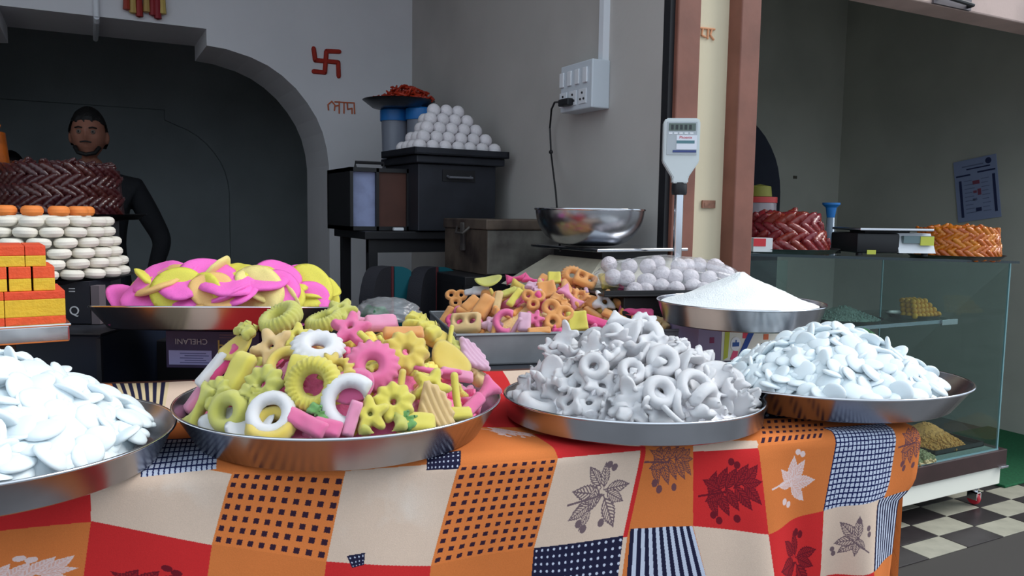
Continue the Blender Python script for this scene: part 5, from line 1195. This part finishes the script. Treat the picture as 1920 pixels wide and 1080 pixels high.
build('base_panel', MB().box((0, 0, zb0), (Wc+.03, .02, zb1), bev=.003), mat('white_laminate', (232, 232, 222), rough=.35), case)
build('base_side', MB().box((Wc+.01, .02, zb0), (Wc+.03, Dc, zb1)), mat('white_laminate', (0, 0, 0)), case)
build('base_back', MB().box((0, Dc-.02, zb0), (Wc+.01, Dc, zb1)).box((0, .02, zb0), (.02, Dc-.02, zb1)), mat('white_laminate', (0, 0, 0)), case)
build('brown_plinth', MB().box((-.01, -.012, zb1), (Wc+.05, Dc+.01, ZG0), bev=.003), mat('dark_wenge', (64, 44, 44), rough=.4, noise=.3, nscale=8), case)
build('bracket', MB().box((Wc+.0, -.02, zb1-.006), (Wc+.055, -.008, zb1+.004), bev=.002), STEELB, case)
hl, hr_ = ztl(XL)-ZG0, ztl(XR)-ZG0
def panel(name, pts, ty, m):  # vertical slab from 4 xz points
    x0, x1 = pts; mb = MB(); y0, y1 = ty
    vs = [(x0, y0, ZG0), (x1, y0, ZG0), (x1, y0, ztl(XL+x1)-.008), (x0, y0, ztl(XL+x0)-.008)]; vs += [(a, y1, c) for a, b, c in vs]
    mb.add(vs, [(0, 1, 2, 3), (7, 6, 5, 4), (0, 4, 5, 1), (1, 5, 6, 2), (2, 6, 7, 3), (3, 7, 4, 0)]); return build(name, mb, m, case)
panel('glass_pane', (.006, Wc-.008), (.002, .002+.0), GLS); 
panel('glass_pane', (Wc-.004, Wc-.0039), (.008, Dc-.008), GLS)
panel('glass_edge_strip', (Wc-.008, Wc), (0, .006), GEDGE)
panel('glass_edge_strip', (Wc-.006, Wc), (Dc-.006, Dc), GEDGE)
build('glass_edge_strip', MB().box((0, -.002, ZG0), (Wc, .004, ZG0+.006)), GEDGE, case)
mb = MB(); x1 = Wc+.02; vs = [(-.02, -.02, ztl(XL)-.008), (x1, -.02, ztl(XR)-.008), (x1, Dc+.02, ztl(XR)-.008), (-.02, Dc+.02, ztl(XL)-.008)]; vs += [(a, b, c+.008) for a, b, c in vs]
mb.add(vs, [(3, 2, 1, 0), (4, 5, 6, 7), (0, 1, 5, 4), (1, 2, 6, 5), (2, 3, 7, 6), (3, 0, 4, 7)]); build('counter_top', mb, GLS, case); build('top_edge', MB().add([(-.021, -.0212, ztl(XL)-.009), (x1+.001, -.0212, ztl(XR)-.009), (x1+.001, -.0212, ztl(XR)+.001), (-.021, -.0212, ztl(XL)+.001), (-.021, -.0202, ztl(XL)-.009), (x1+.001, -.0202, ztl(XR)-.009), (x1+.001, -.0202, ztl(XR)+.001), (-.021, -.0202, ztl(XL)+.001)], [(0, 1, 2, 3), (4, 5, 6, 7), (0, 1, 5, 4), (3, 2, 6, 7), (0, 3, 7, 4), (1, 2, 6, 5)]), mat('dark_edge', (26, 42, 48), rough=.2), case)
zsh = PY(1790, 598, YF+.22).z
build('shelf', MB().box((.01, .22, zsh-.008), (Wc-.02, Dc-.02, zsh)), GLS, case); build('shelf_edge', MB().box((.01, .214, zsh-.014), (Wc-.02, .22, zsh+.002)), mat('shelf_chrome', (170, 180, 190), rough=.25, metal=.8), case)
build('shelf_bracket', MB().box((Wc-.13, .205, zsh-.022), (Wc-.02, .214, zsh+.002), bev=.001), STEELB, case)
build('inner_floor', MB().box((.01, .01, ZG0), (Wc-.01, Dc-.01, ZG0+.004)), mat('inner_grey', (140, 156, 152), rough=.3), case)
build('sliding_door', MB().box((.02, Dc-.014, ZG0+.006), (Wc*.56, Dc-.008, ZG0+hr_-.02)), GLS, case)
build('shelf_post', MB().tube([(1.02, .30, ZG0), (1.02, .30, zsh-.02)], .006), STEELB, case)
for x in (.06, Wc-.05):
    for y in (.06, Dc-.06):
        cs = build('castor', MB().lathe([(0, .062), (.014, .062), (.014, .075), (.02, .08), (.02, zb0), (0, zb0)], 16), STEELB, case, 40, loc=(x, y, 0))
        build('wheel', MB().lathe([(0, -.011), (.024, -.011), (.028, -.006), (.028, .006), (.024, .011), (0, .011)], 20, 0, Matrix.Rotation(math.pi/2, 4, 'Y')), mat('red_wheel', (190, 40, 56), rough=.4), cs, 40, loc=(0, 0, .034))
        build('fork', MB().box((-.016, -.022, .06), (.016, .022, .066)).box((-.016, -.022, .03), (-.012, .022, .066)).box((.012, -.022, .03), (.016, .022, .066)), STEELB, cs)
# a picture-frame of pale reflection lives in the glass only
# goods inside
p = Vector((3.30, 2.33, zsh+.001)); 
plate_at(p, .11, 'small steel tray of yellow laddoos on the glass shelf', DSTEEL, 'steel_tray')
YL = mat('yellow_laddoo', (222, 160, 46), rough=.6, bump=.5, bscale=200, vary=.1); ym = MB().ball((0, 0, 0), .0135, 12, 8).mesh('yellow_laddoo', YL, 180)
for k in range(4):
    nn = 7-k
    for i in range(nn):
        for j in range(nn-1):
            if k < 3 and 0 < i < nn-1 and 0 < j < nn-2: continue
            if j > 2: continue
            o = ob('yellow_laddoo', ym, loc=p+Vector(((i-(nn-1)/2)*.027+random.uniform(-.001, .001), (j-(nn-2)/2)*.027, .018+k*.019)))
            tag(o, f'small yellow laddoo on the glass shelf, {["lowest", "second", "third", "top"][k]} layer, {"left" if i < nn/3 else "right" if i > nn*2/3-1 else "middle"}', 'sweet', 'yellow laddoos on the glass shelf')
def crumbs(name, label, c, R, H, m, n, sz):
    mb = MB(); mb.lathe([(R, 0), (R*.6, H*.42), (R*.25, H*.85), (0, H)], 28)
    for i in range(n):
        a = random.random()*6.28; r = math.sqrt(random.random()); z = H*(1-r)**1.0; mb.ball((R*r*math.cos(a), R*r*math.sin(a), z+random.uniform(0, sz*.4)), sz*random.uniform(.6, 1.1), 6, 4)
    o = build(name, mb, m, smooth=60); o.location = c; tag(o, label, 'snack', kind='stuff')
GT = mat('pale_green_mix', (150, 170, 160), rough=.8, noise=.3, nscale=60)
plate_at(Vector((2.88, 2.36, zsh+.001)), .16, 'wide steel tray of pale mixture on the glass shelf'); crumbs('pale_mixture', 'low heap of pale greenish snack mixture on the glass shelf', Vector((2.88, 2.36, zsh+.012)), .145, .055, GT, 500, .006)
oc = Vector((3.26, 2.20, ZG0+.005)); 
tt2 = thing('steel_tray', 'square dark tray of orange crumbs on the floor of the glass counter', 'tray', oc-Vector((.16, .15, 0)), 0); build('pan', MB().box((0, 0, 0), (.34, .30, .004)).box((0, 0, 0), (.34, .005, .02)).box((0, 0, 0), (.005, .3, .02)).box((.335, 0, 0), (.34, .3, .02)), BLACK, tt2)
crumbs('orange_crumbs', 'heap of orange crumb snack in the bottom of the glass counter', oc+UP*.006, .15, .085, mat('orange_crumb', (214, 150, 76), rough=.8, noise=.3, nscale=70), 900, .006)
crumbs('pale_balls', 'heap of pale crunchy balls beside the orange crumbs in the counter', Vector((2.98, 2.12, ZG0+.006)), .13, .05, mat('pale_crumb', (170, 160, 120), rough=.8, noise=.3, nscale=70), 420, .009)
o = ob('green_pouch', puff('green_pouch', f_boxd(.9, .5, .2), mat('green_pouch', (110, 160, 96), rough=.4, noise=.6, nscale=20), .05, .014, w=.4, noise=.15), M=orient(Vector((2.84, 2.215, zsh-.03)), camn((0, .2, 1)), -.6, .9)); tag(o, 'crumpled green pouch hanging below the glass shelf edge', 'pouch')
# things on top
def top_at(px, D_or_Y, y): return Vector((0, 0, 0))
pr = Vector((2.33, 2.20, ztl(2.33)+.001)); plate_at(pr, .20, 'steel tray of maroon sweets on the glass counter beside the post')
pile(pr+UP*.006, .150, .125, 4, MRED, 'maroon_twist', 'maroon glossy sweet on the glass counter', 'maroon sweets on the glass counter', .050, .042, taper=.30)
po = Vector((3.25, 2.115, ztl(3.25)+.001)); plate_at(po, .185, 'steel tray of orange sweets at the right end of the glass counter')
pile(po+UP*.006, .158, .115, 5, ORS, 'orange_twist', 'orange glossy sweet on the glass counter', 'orange sweets on the glass counter', .036, .029, taper=.08)
ws = thing('weighing_scale', 'small black and silver weighing scale on the glass counter', 'scale', Vector((2.58, 2.07, ztl(2.62)+.004)), math.radians(-24))
build('body', MB().box((0, 0, .008), (.17, .22, .085), bev=.01), BLACK, ws, 40)
build('front_panel', frustum(MB(), .16, .02, .30, .20, .165, -.005, .31, .20, .075, .01), WHITEP, ws)
build('display', MB().box((.18, -.006, .048), (.30, .012, .076)), mat('scale_lcd', (110, 130, 134), rough=.2), ws)
build('sticker', MB().box((.245, -.009, .040), (.298, -.004, .074)), mat('lime_sticker', (196, 200, 80), rough=.5), ws)
build('sticker', MB().box((.04, -.002, .004), (.075, .0, .02)), mat('lime_sticker', (0, 0, 0)), ws)
build('neck', MB().box((.06, .06, .085), (.24, .18, .094)), BLACK, ws)
build('platform', MB().box((-.0, -.02, .094), (.29, .21, .104), bev=.003), STEELB, ws)
for x in (.02, .28):
    for y in (.02, .19): build('foot', MB().lathe([(0, 0), (.012, 0), (.012, .012), (0, .012)], 12), BLACK, ws, 40, loc=(x, y, -.002))
jg = Vector((2.77, 2.36, ztl(2.77)+.002)); hj = .21
t = thing('blue_topped_bottle', 'clear slim bottle with a flared blue top behind the maroon sweets', 'bottle', jg)
build('bottle', MB().lathe([(0, 0), (.03, 0), (.03, .02), (.018, .07), (.016, hj-.06), (.018, hj-.06)], 24), mat('bluish_plastic', (170, 190, 210), rough=.15, trans=.6), t, 40); build('top', MB().lathe([(0, hj-.065), (.016, hj-.062), (.022, hj-.02), (.036, hj-.008), (.036, hj), (0, hj)], 24), BLUE, t, 40)
t = thing('cardboard_box', 'small red and white box beside the post on the glass counter', 'box', Vector((2.10, 2.12, ztl(2.1)+.001)), math.radians(-25))
build('body', MB().box((0, 0, 0), (.07, .06, .05), bev=.001), mat('white_card', (226, 228, 232), rough=.5), t); build('red_panel', MB().box((.0, -.001, .02), (.045, 0, .048)), mat('red_card', (214, 56, 66), rough=.5), t)
t = thing('plastic_jar', 'clear jar with a red lid and green cover, half hidden by the brown post', 'jar', Vector((2.50, 2.50, ztl(2.5)+.001)))
hz_ = .26
build('jar', MB().lathe([(0, 0), (.065, 0), (.07, .02), (.07, hz_*.75), (.06, hz_*.8)], 32), mat('jar_plastic', (190, 180, 190), rough=.2, trans=.5), t, 40); build('lid', MB().lathe([(.072, hz_*.76), (.072, hz_*.85), (0, hz_*.86)], 32), mat('red_lid', (190, 60, 60), rough=.4), t, 40); build('cover', MB().lathe([(.05, hz_*.86), (.045, hz_*1.02), (0, hz_*1.06)], 32), mat('olive_cover', (130, 130, 50), rough=.6), t, 40); build('contents', MB().lathe([(0, .003), (.06, .003), (.064, hz_*.5), (0, hz_*.55)], 24), MRED, t, 40)

# poster on the right wall
c0 = PX(1788, 305, 4.755); c1 = PX(1868, 288, 4.755); c3 = PX(1795, 418, 4.755); exv = (c1-c0); Wp = exv.length; exv.normalize(); ez = (c0-c3).normalized(); Hp = (c0-c3).length
nrm = Vector((-1, 0, 0)); ez = (UP - exv*UP.dot(exv)).normalized()
ps = thing('poster', 'blue-white printed notice hung crooked on the olive side wall', 'poster', c0); M = frame(c0, exv, nrm.cross(exv) if nrm.cross(exv).z > 0 else -nrm.cross(exv), nrm); ps.rotation_mode = 'QUATERNION'; ps.matrix_basis = M
build('sheet', MB().box((0, -Hp, 0), (Wp, 0, .003)), mat('poster_paper', (140, 152, 186), rough=.6), ps)
PI_ = mat('poster_ink', (40, 48, 86), rough=.6); PIR = mat('poster_red', (130, 70, 90), rough=.6); PIF = mat('poster_grey', (108, 118, 150), rough=.6)
def bar(x0, y0, x1, y1, m, nm='print_bar'): build(nm, MB().box((x0*Wp, -y1*Hp, .003), (x1*Wp, -y0*Hp, .0045)), m, ps)
bar(.04, .24, .38, .265, PI_); bar(.55, .22, .96, .245, PI_); bar(.10, .33, .16, .93, PI_); bar(.88, .30, .94, .90, PI_); bar(.2, .10, .7, .12, PIF); bar(.3, .15, .85, .17, PI_)
for k in range(9): bar(.22, .34+k*.065, .40+.03*(k % 3), .352+k*.065, PIF); bar(.62, .34+k*.065, .80-.03*(k % 2), .352+k*.065, PIF)
bar(.42, .36, .58, .42, PIR); bar(.42, .52, .5, .56, PIR); bar(.52, .50, .60, .60, PIR); bar(.40, .64, .50, .68, PIF); bar(.45, .80, .58, .86, PI_)
build('print_dot', MB().lathe([(0, .004), (.035*Wp*2, .004), (.03*Wp*2, .0045), (0, .0045)], 20, 0, Matrix.Translation((.82*Wp, -.08*Hp, 0))), PI_, ps)
o = build('wall_scribble', MB().box((0, -.003, 0), (.035, 0, .02)), mat('brown_mark', (80, 76, 66), rough=.7)); o.location = PY(1487, 335, YB-.001); tag(o, 'tiny brown mark on the olive back wall right of the arch', 'wall mark')
# green mat far right
gm = PZ(1900, 895, .02); o = build('green_mat', MB().box((-.15, -.1, 0), (.9, .6, .012), bev=.004), mat('green_turf', (20, 92, 56), rough=.95, noise=.3, nscale=80)); o.location = Vector((gm.x, gm.y+.05, .004)); tag(o, 'strip of dark green matting on the floor at the right edge', 'mat')
